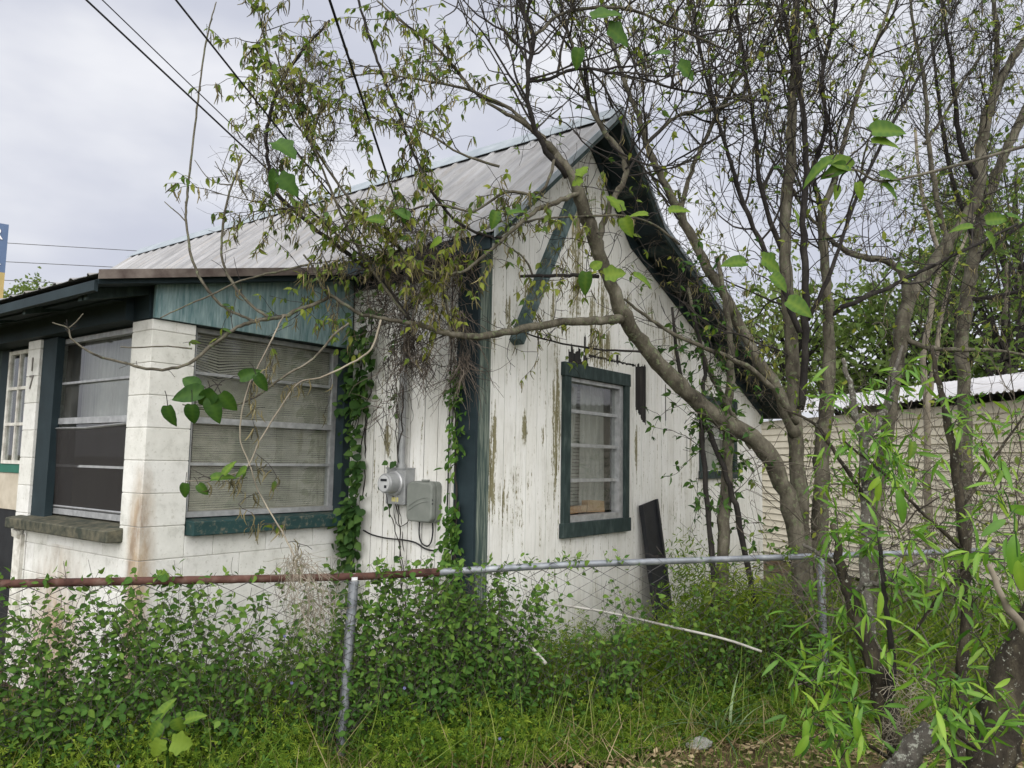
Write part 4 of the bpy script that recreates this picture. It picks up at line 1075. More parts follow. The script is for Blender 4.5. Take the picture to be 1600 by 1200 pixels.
class Plant:
    """one plant: an Empty at its base, a trunk, twigs and leaves as parts"""
    def __init__(s, name, base, label, cat, group=None):
        s.o = np.array([base[0], base[1], 0.0]); s.e = empty(name, s.o); tag(s.e, label, cat, group)
        s.wood, s.limbs, s.twig = MB(), [], MB()
        s.lf = [[], [], [], [], []]; s.ck = [[], [], [], [], []]
        s.paths = []; s.slim = 1.0
    def trace(s, rows, name='limb', mat_='bark', sides=11, own=True, n=5, wob=.006):
        """rows of (px, py, depth, width in photo pixels): a limb traced in space"""
        r = np.array(rows, float)
        pts = np.array([P(a, b, c) for a, b, c, _ in r]); rad = r[:, 3] / 2 * r[:, 2] / FPX * s.slim
        q = spline(np.column_stack([pts, rad]), n=n)
        pts, rad = q[:, :3].copy(), np.maximum(q[:, 3], .0016)
        pts[1:-1] += rng.normal(size=pts[1:-1].shape) * np.minimum(wob, rad[1:-1, None] * .25)
        rad = rad * (1 + (.045 if 'lichen' in mat_ else .05) * rng.normal(size=len(rad)))
        mb = MB() if own else s.twig
        mb.tube(pts - s.o, rad, sides, True, .075 if own and 'lichen' in mat_ else .05 if own and rad.max() > .02 else 0)
        s.paths.append((pts, rad))
        if own: return mb.build(name, MAT[mat_], s.e, smooth=True)
    def shoot(s, p, d, L, r, up=.05, wob=.10, kids=0, klen=.4, leaf=0.0, size=.06, tint=.5, cat=0.0, grav=0.0, lev=0, kspread=.9, sides=4, droop=.3):
        n = max(4, min(12, int(L / .10) + 3))
        d = unit(d); pts = [np.array(p, float)]; st = L / n
        for i in range(n):
            d = unit(d + rng.normal(size=3) * wob + np.array([0, 0, up - grav * i / n]))
            pts.append(pts[-1] + d * st)
        pts = np.array(pts)
        s.twig.tube(pts - s.o, np.linspace(r, max(r * .35, .0016), n + 1), sides, False)
        if lev == 0: s.paths.append((pts, np.linspace(r, r * .35, n + 1)))
        for i in range(1, n + 1):
            dd = unit(pts[i] - pts[i - 1])
            if leaf and rng.random() < leaf * (1.6 if i == n else .7 + .3 * i / n):
                for _ in range(2 if i < n else 3):
                    ld = unit(dd * .5 + rng.normal(size=3) * .8 + [0, 0, -droop])
                    s.lf[0].append(pts[i]); s.lf[1].append(ld); s.lf[2].append(unit(rng.normal(size=3) * .5 + [0, -.3, .8]))
                    s.lf[3].append(size * rng.uniform(.45, 1.25)); s.lf[4].append(tint + rng.normal() * .22)
            if cat and rng.random() < cat:
                for _ in range(int(rng.integers(1, 4))):
                    s.ck[0].append(pts[i] + rng.normal(size=3) * .01); s.ck[1].append(unit([0, 0, -1] + rng.normal(size=3) * .30)); s.ck[2].append(rnd_dir(1)[0])
                    s.ck[3].append(rng.uniform(.04, .095)); s.ck[4].append(rng.random())
        for _ in range(kids):
            i = int(rng.integers(max(1, n // 4), n + 1))
            dd = unit(pts[i] - pts[i - 1]); kd = unit(dd + rng.normal(size=3) * kspread)
            s.shoot(pts[i], kd, klen * rng.uniform(.4, 1.2), max(r * .55, .0020), up, wob * 1.1, max(0, kids // 2 - 1), klen * .55, leaf, size, tint, cat, grav, lev + 1, kspread, 3, droop)
        return pts
    def spray(s, path, t0, t1, n, L, r, bias=(0, 0, .4), tang=.6, spread=.8, **kw):
        """shoots leaving a limb between fractions t0 and t1 of its length"""
        pts, rad = s.paths[path] if isinstance(path, int) else path
        m = len(pts)
        for _ in range(n):
            i = int(np.clip(rng.uniform(t0, t1) * (m - 1), 1, m - 1))
            tg = unit(pts[i] - pts[i - 1])
            d = unit(tg * tang + rng.normal(size=3) * spread + np.array(bias))
            s.shoot(pts[i], d, L * rng.uniform(.5, 1.3), min(r * rng.uniform(.7, 1.3), rad[i]), **kw)
    def finish(s, leaf='leaf', tmpl=T_YOUNG, twig='twig', ckm='leaf_grey'):
        if s.twig.V: s.twig.build('twigs', MAT[twig], s.e, kind='stuff')
        if s.lf[0]: cloud('foliage', *s.lf, tmpl, MAT[leaf], s.e, origin=s.o)
        if s.ck[0]: cloud('catkins', *s.ck, T_CATKIN, MAT[ckm], s.e, origin=s.o)
    def big_leaf(s, px, py, Y, length_px, ang, tint=.6, tmpl=T_LOBED, wid=1.0, mat_='leaf_big', tip=.2):
        """one large leaf as a part of its own; ang = direction of the tip in the picture plane, degrees"""
        L = length_px * Y / FPX
        d = CR * math.cos(math.radians(ang)) + CU * math.sin(math.radians(ang)) + CF * rng.uniform(-.35, .35)
        nn = -CF * .75 + CU * .55 + rng.normal(size=3) * .25
        p = P(px, py, Y)
        if (tmpl is T_OVAL or tmpl is T_HEART) and mat_ == 'leaf_big': tmpl, wid = T_BROAD, wid * (.62 if tmpl is T_OVAL else .85)
        elif tmpl is T_LOBED: tmpl = T_BLOB
        o = cloud('leaf', [p], [d], [nn], [L], [tint], tmpl, MAT[mat_], s.e, None, s.o, [wid])
        m = o.modifiers.new('smooth', 'SUBSURF'); m.levels = 1; m.render_levels = 1
        o.data.polygons.foreach_set('use_smooth', np.ones(len(o.data.polygons), bool))
        bk = p - unit(d) * L * .55 + np.array([0, 0, L * .12]); MB().tube(spline([p - s.o, (p * .5 + bk * .5) + [0, 0, L * .10] - s.o, bk - s.o], n=3), L * .014 + .0006, 5).build('petiole', MAT['twig'] if mat_ == 'leaf_big' else MAT['leaf_lance'], o)
        return o

def tuft(mb, c, n, L, r=.0012, spread=.05, down=.8, curl=.6, o=(0, 0, 0), sides=3):
    """a tangle of fine dead stems hanging from c"""
    for _ in range(n):
        p = np.array(c, float) + rng.normal(size=3) * spread
        d = unit(rng.normal(size=3) * (1 - down * .5) + [0, 0, -down]); pts = [p]
        k = 7; st = L * rng.uniform(.4, 1.3) / k
        w = rng.normal(size=3) * curl
        for i in range(k):
            w = w * .7 + rng.normal(size=3) * curl * .6
            d = unit(d + w * .6 + np.array([0, 0, -down * .25])); pts.append(pts[-1] + d * st)
        mb.tube(np.array(pts) - np.array(o), np.linspace(r * 1.4, r * .7, k + 1), sides, False)

# ================================================================== MAIN TREE (leaning across the gable)
tree = Plant('leaning_tree', P(1255, 1050, 6.1), 'big tree leaning left across the white gable with drooping catkins and young leaves', 'tree')
tree.slim = .92
tree.trace([(1262,1075,6.15,40),(1255,960,6.1,32),(1247,860,6.1,30),(1222,755,6.05,29),(1185,692,6.0,30),(1120,652,5.9,29),(1062,602,5.75,28),(1010,545,5.6,26),(976,494,5.45,26),(950,432,5.35,22),(932,382,5.25,23),(915,332,5.2,24),(893,275,5.1,18),(862,235,5.05,14),(835,205,5.0,11),(800,182,4.95,7),(760,160,4.9,5)], 'trunk')
i_main = 0
def lt(rows, **kw): tree.trace(rows, **kw); return len(tree.paths) - 1
A = lt([(972,500,5.42,17),(940,500,5.35,15),(880,503,5.25,14),(800,517,5.1,13),(745,526,5.0,12),(700,521,4.95,11),(660,508,4.9,9),(600,497,4.85,7),(560,489,4.8,6),(530,470,4.75,6),(505,450,4.7,5),(485,412,4.7,4),(474,398,4.7,3)])
A3 = lt([(482,414,4.7,4),(430,425,4.6,4),(400,432,4.55,3.5),(370,441,4.5,3),(332,460,4.4,3),(290,478,4.35,2.5),(250,497,4.3,2)])
A4 = lt([(400,503,4.6,6),(385,497,4.6,5),(350,480,4.55,5),(330,460,4.5,5),(310,430,4.5,5),(297,390,4.5,4.5),(291,340,4.5,4),(293,300,4.5,4),(300,240,4.5,3.5),(308,170,4.5,3.5),(313,130,4.5,3),(320,75,4.5,3),(330,30,4.5,2.5),(338,3,4.5,2)])
Bp = lt([(520,462,4.75,6),(485,478,4.7,6.5),(442,494,4.65,7),(400,502,4.6,7),(370,512,4.55,6),(335,537,4.5,6),(300,565,4.45,5.5),(270,576,4.4,5),(230,576,4.35,5),(195,567,4.3,4.5),(160,559,4.25,4),(140,550,4.2,3.5),(112,530,4.2,3),(106,513,4.2,2.5),(82,504,4.2,2)])
lt([(107,513,4.2,2),(119,503,4.2,2),(130,490,4.2,1.6)]); lt([(300,545,4.45,3),(262,541,4.4,2.5),(220,543,4.4,2.5),(188,542,4.35,2)])
C_ = lt([(422,497,4.63,5),(400,483,4.6,5),(372,455,4.6,5),(352,420,4.6,4.5),(346,390,4.6,4),(350,340,4.6,4),(362,290,4.6,3.5),(380,247,4.6,2.5)])
lt([(364,289,4.6,2.2),(340,286,4.6,2),(322,275,4.6,1.6),(304,250,4.6,1.2)], wob=.004); lt([(358,285,4.6,2),(345,268,4.6,1.8),(336,252,4.6,1.2)]); lt([(346,268,4.6,1.4),(354,245,4.6,1.3),(361,228,4.6,1.1)])
lt([(292,348,4.5,2.4),(280,335,4.5,2),(268,325,4.5,1.8),(257,315,4.5,1.4)])
D_ = lt([(640,500,4.9,7),(600,445,4.85,7),(545,397,4.8,7),(487,352,4.75,7),(459,328,4.72,7),(429,300,4.7,7),(420,262,4.7,6.5),(416,218,4.7,6.5),(421,183,4.7,6.5),(432,145,4.7,6),(450,110,4.7,6),(485,65,4.75,5.5),(515,32,4.8,4)], mat_='bark_dark')
H_ = lt([(905,302,5.12,9),(870,315,5.05,9),(832,333,5.0,8),(787,374,4.9,6),(748,406,4.85,5.5),(719,426,4.8,5),(686,427,4.78,4),(650,418,4.75,3)])
I_ = lt([(1062,382,5.4,4),(1020,350,5.3,4),(970,337,5.2,4),(920,338,5.15,4),(850,341,5.05,3.5),(800,352,5.0,3)])
J_ = lt([(935,432,5.3,7),(905,431,5.25,7),(860,431,5.2,6),(812,432,5.15,5)], mat_='bark_dark')
lt([(833,432,5.18,4),(822,408,5.15,3.5),(800,388,5.1,3)]); 
K_ = lt([(1008,550,5.58,4),(930,545,5.5,3.5),(850,530,5.4,3),(820,520,5.35,2.5)], mat_='bark_dark')
L2_ = lt([(1245,662,6.2,9),(1212,612,6.05,9),(1165,570,5.95,8.5),(1100,542,5.85,7.5),(1050,520,5.75,6.5),(1007,492,5.65,5.5),(975,467,5.6,4)])
U_ = lt([(937,385,5.28,12),(944,345,5.3,11),(958,312,5.3,11),(978,275,5.3,10),(972,240,5.3,9),(945,205,5.3,9),(925,170,5.3,8),(910,120,5.3,7),(893,70,5.3,6),(878,15,5.3,5),(870,-40,5.3,4)])
V_ = lt([(886,277,5.1,11),(848,225,5.0,9.5),(828,175,4.95,8.5),(825,125,4.9,8),(832,60,4.9,8),(815,10,4.9,6),(800,-40,4.9,5)], mat_='bark_dark')
V2 = lt([(832,60,4.9,6),(870,26,4.95,6),(910,14,5.0,6),(960,12,5.05,6),(1000,20,5.1,5),(1050,42,5.2,5),(1100,62,5.3,4),(1150,85,5.4,3)])
V3 = lt([(825,128,4.9,6),(860,122,4.95,6),(885,112,5.0,6),(920,107,5.05,5),(970,117,5.1,5),(1010,125,5.2,4),(1060,140,5.3,4),(1130,150,5.4,3)], mat_='bark_dark')
F1 = lt([(850,222,5.0,7),(800,172,4.95,6),(750,150,4.9,6),(715,112,4.9,5.5),(680,72,4.85,5),(625,32,4.8,4),(590,2,4.8,3)])
F2 = lt([(800,170,4.95,5),(737,142,4.85,5),(670,127,4.8,4),(595,115,4.75,3),(540,120,4.7,2)])
F3 = lt([(557,-10,4.7,4),(575,50,4.7,5),(590,95,4.72,5),(607,140,4.75,5),(625,180,4.75,5),(640,225,4.8,5),(657,265,4.8,5),(675,300,4.8,5),(712,345,4.85,5),(750,365,4.9,5),(790,372,4.9,5)], mat_='bark_dark')
F4 = lt([(700,440,4.85,5),(640,400,4.8,5),(580,350,4.75,5),(530,290,4.7,4.5),(490,230,4.65,4),(455,180,4.6,3.5),(428,120,4.6,3),(410,50,4.6,2.5),(402,-5,4.6,2)])
F5 = lt([(640,500,4.9,5),(580,420,4.8,5),(540,350,4.7,4.5),(510,280,4.65,4),(480,210,4.6,4),(450,140,4.6,3),(430,80,4.6,2.5)])
F6 = lt([(780,260,4.95,5),(720,240,4.85,4),(660,205,4.8,3.5),(600,190,4.75,3),(540,170,4.7,2.5),(495,183,4.65,2),(470,143,4.65,1.6)])
F7 = lt([(870,240,5.05,6),(845,300,4.95,5),(790,300,4.9,5),(740,330,4.85,4.5),(690,320,4.8,4),(640,330,4.75,3.5),(590,375,4.7,3)])
F8 = lt([(705,525,4.95,5),(690,445,4.8,4),(640,415,4.75,4),(590,390,4.7,3.5),(540,375,4.65,3),(480,335,4.6,2.5),(420,320,4.55,2),(330,300,4.5,1.6)])
# shoots hanging in front of the porch window
G1 = lt([(545,505,4.55,4),(520,525,4.5,4),(490,560,4.45,4),(440,590,4.4,4),(400,620,4.35,3.5),(360,635,4.3,3),(320,640,4.25,2.5),(285,632,4.2,2)])
G2 = lt([(595,500,4.7,4.1),(580,545,4.62,3.4),(540,572,4.55,3.4),(500,590,4.5,3.1),(465,600,4.45,2.7),(430,650,4.4,2.7),(405,690,4.35,2.7),(385,730,4.3,2.4),(340,748,4.25,2.0),(290,752,4.2,1.4)], mat_='twig_pale')
G3 = lt([(444,493,4.65,2.7),(436,506,4.55,2.7),(425,530,4.45,2.7),(410,560,4.4,2.7),(390,600,4.35,2.7),(377,650,4.3,2.7),(376,690,4.3,2.4),(390,725,4.3,2.4),(405,770,4.3,2.4),(440,830,4.2,2.7),(460,870,4.1,2.7)], mat_='twig_pale')
# right-hand stems of the same clump
T2 = lt([(1268,1075,6.5,34),(1262,960,6.45,28),(1257,870,6.4,26),(1247,740,6.4,25),(1240,650,6.4,24),(1238,560,6.4,24),(1232,480,6.4,23),(1228,420,6.4,20),(1226,350,6.4,19),(1235,250,6.4,18),(1238,150,6.4,15),(1242,60,6.4,13),(1246,-60,6.4,10)])
M1 = lt([(1243,680,6.35,22),(1212,605,6.3,20),(1184,562,6.3,19),(1157,512,6.3,18),(1132,460,6.3,17),(1100,405,6.3,16),(1062,332,6.3,15),(1030,270,6.3,12),(1010,222,6.3,11),(993,172,6.3,9),(975,125,6.3,8),(955,60,6.3,6),(940,-10,6.3,5)])
T2b = lt([(1250,640,6.3,13),(1258,560,6.25,12),(1258,450,6.2,12),(1255,350,6.2,11),(1260,250,6.2,10),(1252,150,6.2,9),(1232,60,6.2,7),(1218,-40,6.2,5)], mat_='bark_dark')
M2 = lt([(1250,520,6.2,10),(1215,430,6.2,9),(1170,340,6.2,8),(1140,250,6.2,7),(1110,150,6.2,6),(1090,60,6.2,5),(1075,-40,6.2,4)], mat_='bark_dark')
M3 = lt([(1230,420,6.4,9),(1190,300,6.4,8),(1180,200,6.4,7),(1165,110,6.4,6),(1150,10,6.4,5),(1140,-50,6.4,4)], mat_='bark_dark')
M4 = lt([(1062,335,6.3,9),(1080,270,6.3,8),(1110,200,6.3,7),(1150,130,6.3,6),(1200,60,6.3,5),(1240,-20,6.3,4)])
M5 = lt([(1010,225,6.3,7),(1060,180,6.2,6),(1120,170,6.2,5),(1190,140,6.2,4),(1260,90,6.2,3)])
T3 = lt([(1292,1075,6.7,32),(1286,960,6.7,30),(1281,870,6.65,29),(1284,720,6.65,27),(1290,640,6.6,25),(1295,560,6.6,21),(1293,480,6.6,17),(1287,380,6.6,15),(1285,330,6.6,14),(1305,280,6.6,10),(1325,200,6.6,8),(1345,130,6.6,7),(1372,60,6.6,6),(1405,-40,6.6,5)])
T3b = lt([(1295,492,6.6,9),(1345,468,6.5,8),(1400,443,6.5,7),(1450,418,6.5,6),(1520,385,6.5,5),(1590,350,6.5,4)], mat_='bark_dark')
T3c = lt([(1285,335,6.6,10),(1270,270,6.6,9),(1290,200,6.6,8),(1285,120,6.6,7),(1300,40,6.6,6),(1310,-40,6.6,5)], mat_='bark_dark')
T3d = lt([(1262,500,6.3,8),(1300,420,6.3,7),(1330,330,6.3,6),(1380,220,6.3,6),(1430,130,6.3,5),(1480,40,6.3,4),(1510,-30,6.3,3)], mat_='bark_dark')

# leafy left half of the crown
lk = dict(leaf=.40, size=.058, tint=.62, cat=.44, kids=2, klen=.20, wob=.16, droop=1.1)
for p_, n_ in ((F1, 16), (F2, 14), (F3, 20), (F4, 22), (F5, 20), (F6, 16), (F7, 14), (F8, 16), (D_, 10), (V2, 4)):
    tree.spray(p_, .15, 1.0, int(n_ * 1.2), .34, .0035, bias=(0, 0, -.05), tang=.7, spread=.7, up=-.02, grav=.10, **lk)
tree.spray(H_, .45, 1.0, 6, .26, .003, bias=(-.2, 0, -.05), up=0, **{**lk, 'tint': .85, 'leaf': .7, 'cat': .6})
tree.spray(F8, .02, .45, 8, .24, .003, bias=(0, -.2, .0), up=0, **{**lk, 'tint': .9, 'leaf': .75, 'cat': .75})
tree.spray(F4, .0, .3, 5, .24, .003, bias=(0, -.2, .0), up=0, **{**lk, 'tint': .85, 'leaf': .7, 'cat': .65})
tree.spray(A, .75, 1.0, 10, .35, .003, bias=(0, -.1, .1), up=0, **{**lk, 'leaf': .35, 'cat': .3})
tree.spray(Bp, .0, .5, 6, .25, .0025, up=0, **{**lk, 'leaf': .2, 'cat': .1})
tree.spray(C_, .0, .9, 5, .2, .002, up=0, wob=.12)
tree.spray(A4, .1, .9, 7, .08, .0018, up=0, wob=.12)
tree.spray(Bp, .5, 1, 9, .06, .0016, up=0, wob=.12)
tree.spray(G1, .5, 1, 4, .10, .002, up=-.03, wob=.12)
for g in (G2, G3): tree.spray(g, .2, .95, 8, .16, .0018, bias=(0, 0, -.3), up=-.06, **{**lk, 'leaf': .12, 'cat': .5, 'kids': 1})
# yellow-green sprays over the gable
for p_ in (I_, J_, K_): tree.spray(p_, .1, 1.0, 9, .28, .0028, bias=(0, -.1, .05), up=0, **{**lk, 'tint': .78, 'leaf': .30, 'cat': .3, 'kids': 2})
tree.spray(L2_, .2, 1, 8, .45, .003, bias=(0, 0, .2), up=.02, wob=.15, kids=3, klen=.3, leaf=.05, size=.05)
tree.spray(i_main, .50, .85, 16, .40, .003, bias=(0, -.2, .1), up=.02, wob=.2, kids=3, klen=.25, leaf=.06, size=.05)
tree.spray(A, .05, .6, 10, .30, .0025, bias=(0, 0, -.1), up=0, wob=.2, kids=2, klen=.2, leaf=.06, size=.05, cat=.05)
# bare twiggy crown in the middle and right
tw = dict(wob=.13, kids=5, klen=.75, leaf=.075, size=.062, tint=.62, cat=.05, kspread=.8)
for p_, n_, L_ in ((i_main, 0, 0), (U_, 20, .8), (V_, 20, .8), (V2, 12, .7), (V3, 14, .7), (M1, 16, .9), (T2, 16, 1.0), (T2b, 18, 1.0), (M2, 16, .9), (M3, 14, .9), (M4, 14, .8), (M5, 10, .7), (T3, 16, 1.0), (T3c, 14, .9), (T3b, 8, .7), (T3d, 12, .8)):
    if n_: tree.spray(p_, .40 if p_ in (M1, T2, T3) else .2, 1.0, int(n_ * 1.1), L_ * 1.2, .0085, bias=(0, -.05, .55), tang=.5, spread=.75, up=.06, **tw)
tree.spray(M1, .15, .6, 22, .45, .003, bias=(0, -.1, 0), up=0, wob=.2, kids=3, klen=.3, leaf=.22, size=.055, cat=.28, tint=.8)
tree.spray(T3, .30, .55, 10, .5, .003, bias=(0, -.4, .1), up=0, wob=.2, kids=3, klen=.3, leaf=.2, size=.06, tint=.7, cat=.15)
tree.spray(T2, .25, .55, 12, .5, .003, bias=(0, -.3, .1), up=0, wob=.2, kids=3, klen=.3, leaf=.2, size=.055, tint=.5)
tree.finish()
# large leaves that can be picked out singly
for a in ((1362,206,2.6,64,8,.55,T_OVAL,1.15),(1362,222,2.6,46,-6,.75,T_OVAL,1.2),(1375,274,2.7,44,-8,.6,T_OVAL,1.1),(1378,288,2.7,40,-35,.5,T_OVAL,1.3),(1330,262,2.7,50,150,.75,T_OVAL,1.2),
          (1322,258,2.7,42,205,.5,T_OVAL,1.1),(1300,250,2.7,60,215,.55,T_OVAL,.8),(1340,285,2.7,30,-80,.85,T_OVAL,1.0),(1308,290,2.75,26,260,.8,T_OVAL,1),
          (430,222,4.0,44,-30,.35,T_LOBED,1.2),(432,265,4.0,44,250,.25,T_OVAL,.9),(436,275,4.0,42,-40,.3,T_LOBED,1.0),
          (262,634,4.1,36,-80,.15,T_HEART,1.0),(300,632,4.1,36,-95,.12,T_HEART,1),(330,622,4.15,42,-75,.2,T_HEART,1),(318,612,4.15,50,190,.12,T_HEART,.9),(335,612,4.12,44,215,.1,T_HEART,.9),(345,615,4.15,38,-55,.3,T_HEART,1),(375,590,4.2,34,20,.2,T_HEART,.9),(400,585,4.2,34,-60,.15,T_HEART,.8),(310,605,4.2,36,150,.15,T_HEART,1),
          (290,755,4.15,26,-100,.3,T_HEART,.9),(330,748,4.2,36,10,.55,T_OVAL,1),(310,757,4.2,22,-50,.4,T_HEART,1),(350,742,4.2,28,60,.7,T_OVAL,1),(385,735,4.2,30,200,.6,T_HEART,1),
          (1190,405,5.2,44,-20,.65,T_LOBED,1),(1165,410,5.2,40,180,.6,T_HEART,1),(1205,430,5.2,36,-45,.6,T_HEART,1),(970,330,4.9,36,120,.8,T_LOBED,1.1),(975,340,4.9,34,-70,.8,T_HEART,1),(1045,330,4.9,36,8,.8,T_OVAL,1),(1012,336,4.9,30,175,.9,T_OVAL,1),
          (916,425,5.0,38,-95,.45,T_HEART,.9),(925,420,5.0,26,40,.8,T_HEART,1),(945,430,5.0,34,10,.85,T_LOBED,1),(990,430,5.0,38,-25,.7,T_OVAL,1.2),(905,275,4.8,24,60,.9,T_LOBED,1.1),(910,280,4.8,20,200,.9,T_LOBED,1.2),
          (925,28,4.5,50,15,.4,T_LOBED,1.2),(950,45,4.5,46,-20,.4,T_LOBED,1.2),(905,75,4.5,34,-100,.4,T_HEART,1),(1045,85,4.5,34,160,.35,T_HEART,1),(1060,100,4.5,40,-30,.4,T_LOBED,1),
          (1230,470,4.9,46,-30,.6,T_OVAL,1.4),(1240,330,4.9,30,-60,.9,T_LOBED,1),(1540,345,4.6,40,10,.6,T_OVAL,1.1),(1540,365,4.6,36,-45,.65,T_OVAL,1.1),(1520,355,4.6,34,180,.65,T_OVAL,1.1),(1575,338,4.6,38,-10,.5,T_OVAL,1.1),
          (630,325,4.5,26,-95,.35,T_HEART,1.1),(600,345,4.5,30,170,.6,T_OVAL,1.3),(640,340,4.5,28,150,.4,T_HEART,1),(775,330,4.6,30,-100,.5,T_HEART,1),(795,335,4.6,30,20,.45,T_HEART,1),(690,375,4.6,26,200,.85,T_HEART,1.1),
          (1425,690,3.9,30,-100,.7,T_OVAL,1)):
    tree.big_leaf(*a)
# stalks that carry the nearest leaves
def stalk(rows, m='twig'):
    r = np.array(rows, float); q = spline(np.column_stack([[P(a, b, c) for a, b, c, _ in r], r[:, 3] / 2 * r[:, 2] / FPX]), n=5)
    MB().tube(q[:, :3] - tree.o, q[:, 3], 6).build('branch', MAT[m], tree.e, smooth=True)
stalk([(1700,200,3.2,8),(1560,240,2.9,6),(1450,270,2.75,5),(1375,283,2.7,4),(1335,265,2.7,3.5),(1290,275,2.72,3)], 'bark'); stalk([(1345,268,2.7,3),(1352,235,2.65,3),(1362,206,2.6,2)], 'bark')
stalk([(1330,263,2.7,3),(1315,275,2.72,3),(1308,300,2.75,2)])

# ================================================================== OTHER TREES AT THE RIGHT
def other(name, base, label, limbs, sprays, **kw):
    t = Plant(name, base, label, 'tree'); t.slim = .84
    for k, (rows, m) in enumerate(limbs): t.trace(rows, 'trunk' if k == 0 else 'limb', m)
    for (p_, a, b, n_, L_, r_, z_) in sprays: t.spray(p_, a, b, n_, L_, r_, bias=(0, 0, z_), tang=.5, spread=.75, up=.05, **{**tw, **kw})
    t.finish(); return t
other('forked_tree', P(1365, 1040, 7), 'brown tree with a thick bent forking trunk, in front of the shed',
      [([(1370,1045,7,36),(1362,870,7,28),(1373,760,7,27),(1388,660,7,25),(1402,560,7,25),(1412,500,7,27),(1427,455,7,26),(1455,420,7,24),(1478,385,7,23),(1505,345,7,22),(1525,310,7,23),(1532,270,7,22),(1535,215,7,21),(1550,160,7,19),(1577,100,7,16),(1605,60,7,13),(1660,0,7,9)], 'bark'),
       ([(1418,478,7,16),(1410,428,7,14),(1385,408,7,13),(1350,402,7,12),(1310,385,7,10),(1285,360,7,8),(1262,335,7,7),(1240,300,7,6),(1200,240,7,4)], 'bark'),
       ([(1406,520,7,10),(1440,540,6.9,9),(1490,546,6.8,8),(1560,548,6.7,6),(1640,562,6.6,4)], 'bark'),
       ([(1530,290,7,14),(1500,220,7,9),(1492,150,7,8),(1480,60,7,7),(1470,-30,7,5)], 'bark_dark'), ([(1550,165,7,10),(1558,90,7,10),(1556,30,7,9),(1545,-40,7,6)], 'bark'),
       ([(1480,385,7,10),(1462,300,7,10),(1450,220,7,8),(1445,130,7,7),(1430,60,7,6),(1418,-30,7,4)], 'bark'),
       ([(1445,225,7,7),(1475,180,7,6),(1510,120,7,5),(1560,50,7,4)], 'bark')],
      [(0, .6, 1, 22, .9, .006, .5), (1, .2, 1, 14, .8, .005, .6), (3, .1, 1, 14, .8, .005, .5), (5, .1, 1, 18, .9, .005, .5), (6, .1, 1, 10, .8, .004, .5), (4, .1, 1, 8, .7, .004, .4), (2, .2, 1, 10, .5, .004, .1)])
other('right_tree', P(1505, 1040, 7.6), 'brown tree with a straight trunk near the right edge, in front of the shed',
      [([(1500,1045,7.6,28),(1505,860,7.6,25),(1508,700,7.6,25),(1505,600,7.6,23),(1503,540,7.6,23),(1508,480,7.6,25),(1518,420,7.6,23),(1525,380,7.6,20),(1537,330,7.6,19),(1552,285,7.6,19),(1577,225,7.6,17),(1602,170,7.6,15),(1645,90,7.6,11),(1690,-10,7.6,7)], 'bark'),
       ([(1520,415,7.6,9),(1560,380,7.6,8),(1620,330,7.6,6)], 'bark_dark'), ([(1508,470,7.6,10),(1560,462,7.5,8),(1620,452,7.4,6)], 'bark_dark'), ([(1525,375,7.6,9),(1490,290,7.6,8),(1470,180,7.6,7),(1455,60,7.6,5)], 'bark_dark')],
      [(0, .5, 1, 20, .9, .005, .4), (1, .1, 1, 8, .6, .004, .2), (2, .1, 1, 8, .6, .004, .2), (3, .1, 1, 14, .9, .005, .5)])
other('slender_tree', P(1455, 1000, 9), 'slender pale grey tree between the two thick trunks before the shed',
      [([(1455,960,9,14),(1450,800,9,13),(1448,650,9,12),(1443,560,9,11),(1455,480,9,10),(1466,400,9,9),(1440,300,9,7),(1430,200,9,5)], 'twig_pale'), ([(1448,640,9,9),(1462,560,9,8),(1470,500,9,7),(1490,420,9,6),(1540,300,9,4)], 'twig_pale')],
      [(0, .4, 1, 18, .9, .005, .4), (1, .2, 1, 10, .8, .004, .4)])
# saplings in front of the gable's far end
for k, (rows, m, lb) in enumerate((
    ([(1128,1000,5.9,22),(1130,870,5.9,20),(1133,780,5.95,19),(1138,700,6.0,17),(1140,620,6.05,14),(1142,560,6.1,12),(1135,480,6.1,9),(1120,400,6.1,7)], 'bark', 'pale brown sapling stem, thickest of those before the far gable window'),
    ([(1118,990,5.8,10),(1112,870,5.8,9),(1105,780,5.85,8),(1098,700,5.9,8),(1095,640,5.9,7),(1100,570,5.95,6),(1080,480,6,5)], 'bark_dark', 'dark thin sapling stem leaning left before the far gable window'),
    ([(1180,960,5.9,9),(1160,840,5.9,9),(1140,760,5.9,8),(1115,690,5.9,8),(1085,630,5.9,7),(1062,580,5.9,6),(1050,480,5.9,4)], 'bark_dark', 'dark curved sapling crossing below the leaning trunk'),
    ([(1175,700,6.0,10),(1150,660,6.0,9),(1125,610,6.0,9),(1105,570,6.0,8),(1090,520,6.0,7),(1075,450,6.0,5)], 'bark', 'brown side stem rising from the leaning trunk before the gable'))):
    s_ = Plant('sapling', P(rows[0][0], rows[0][1], rows[0][2]), lb, 'sapling', 'saplings before the gable'); s_.trace(rows, 'stem', m)
    s_.spray(0, .1, 1, 14, .30, .003, bias=(0, -.1, .05), up=0, wob=.2, kids=3, klen=.22, leaf=.34, size=.062, tint=.25)
    s_.finish('leaf_big')

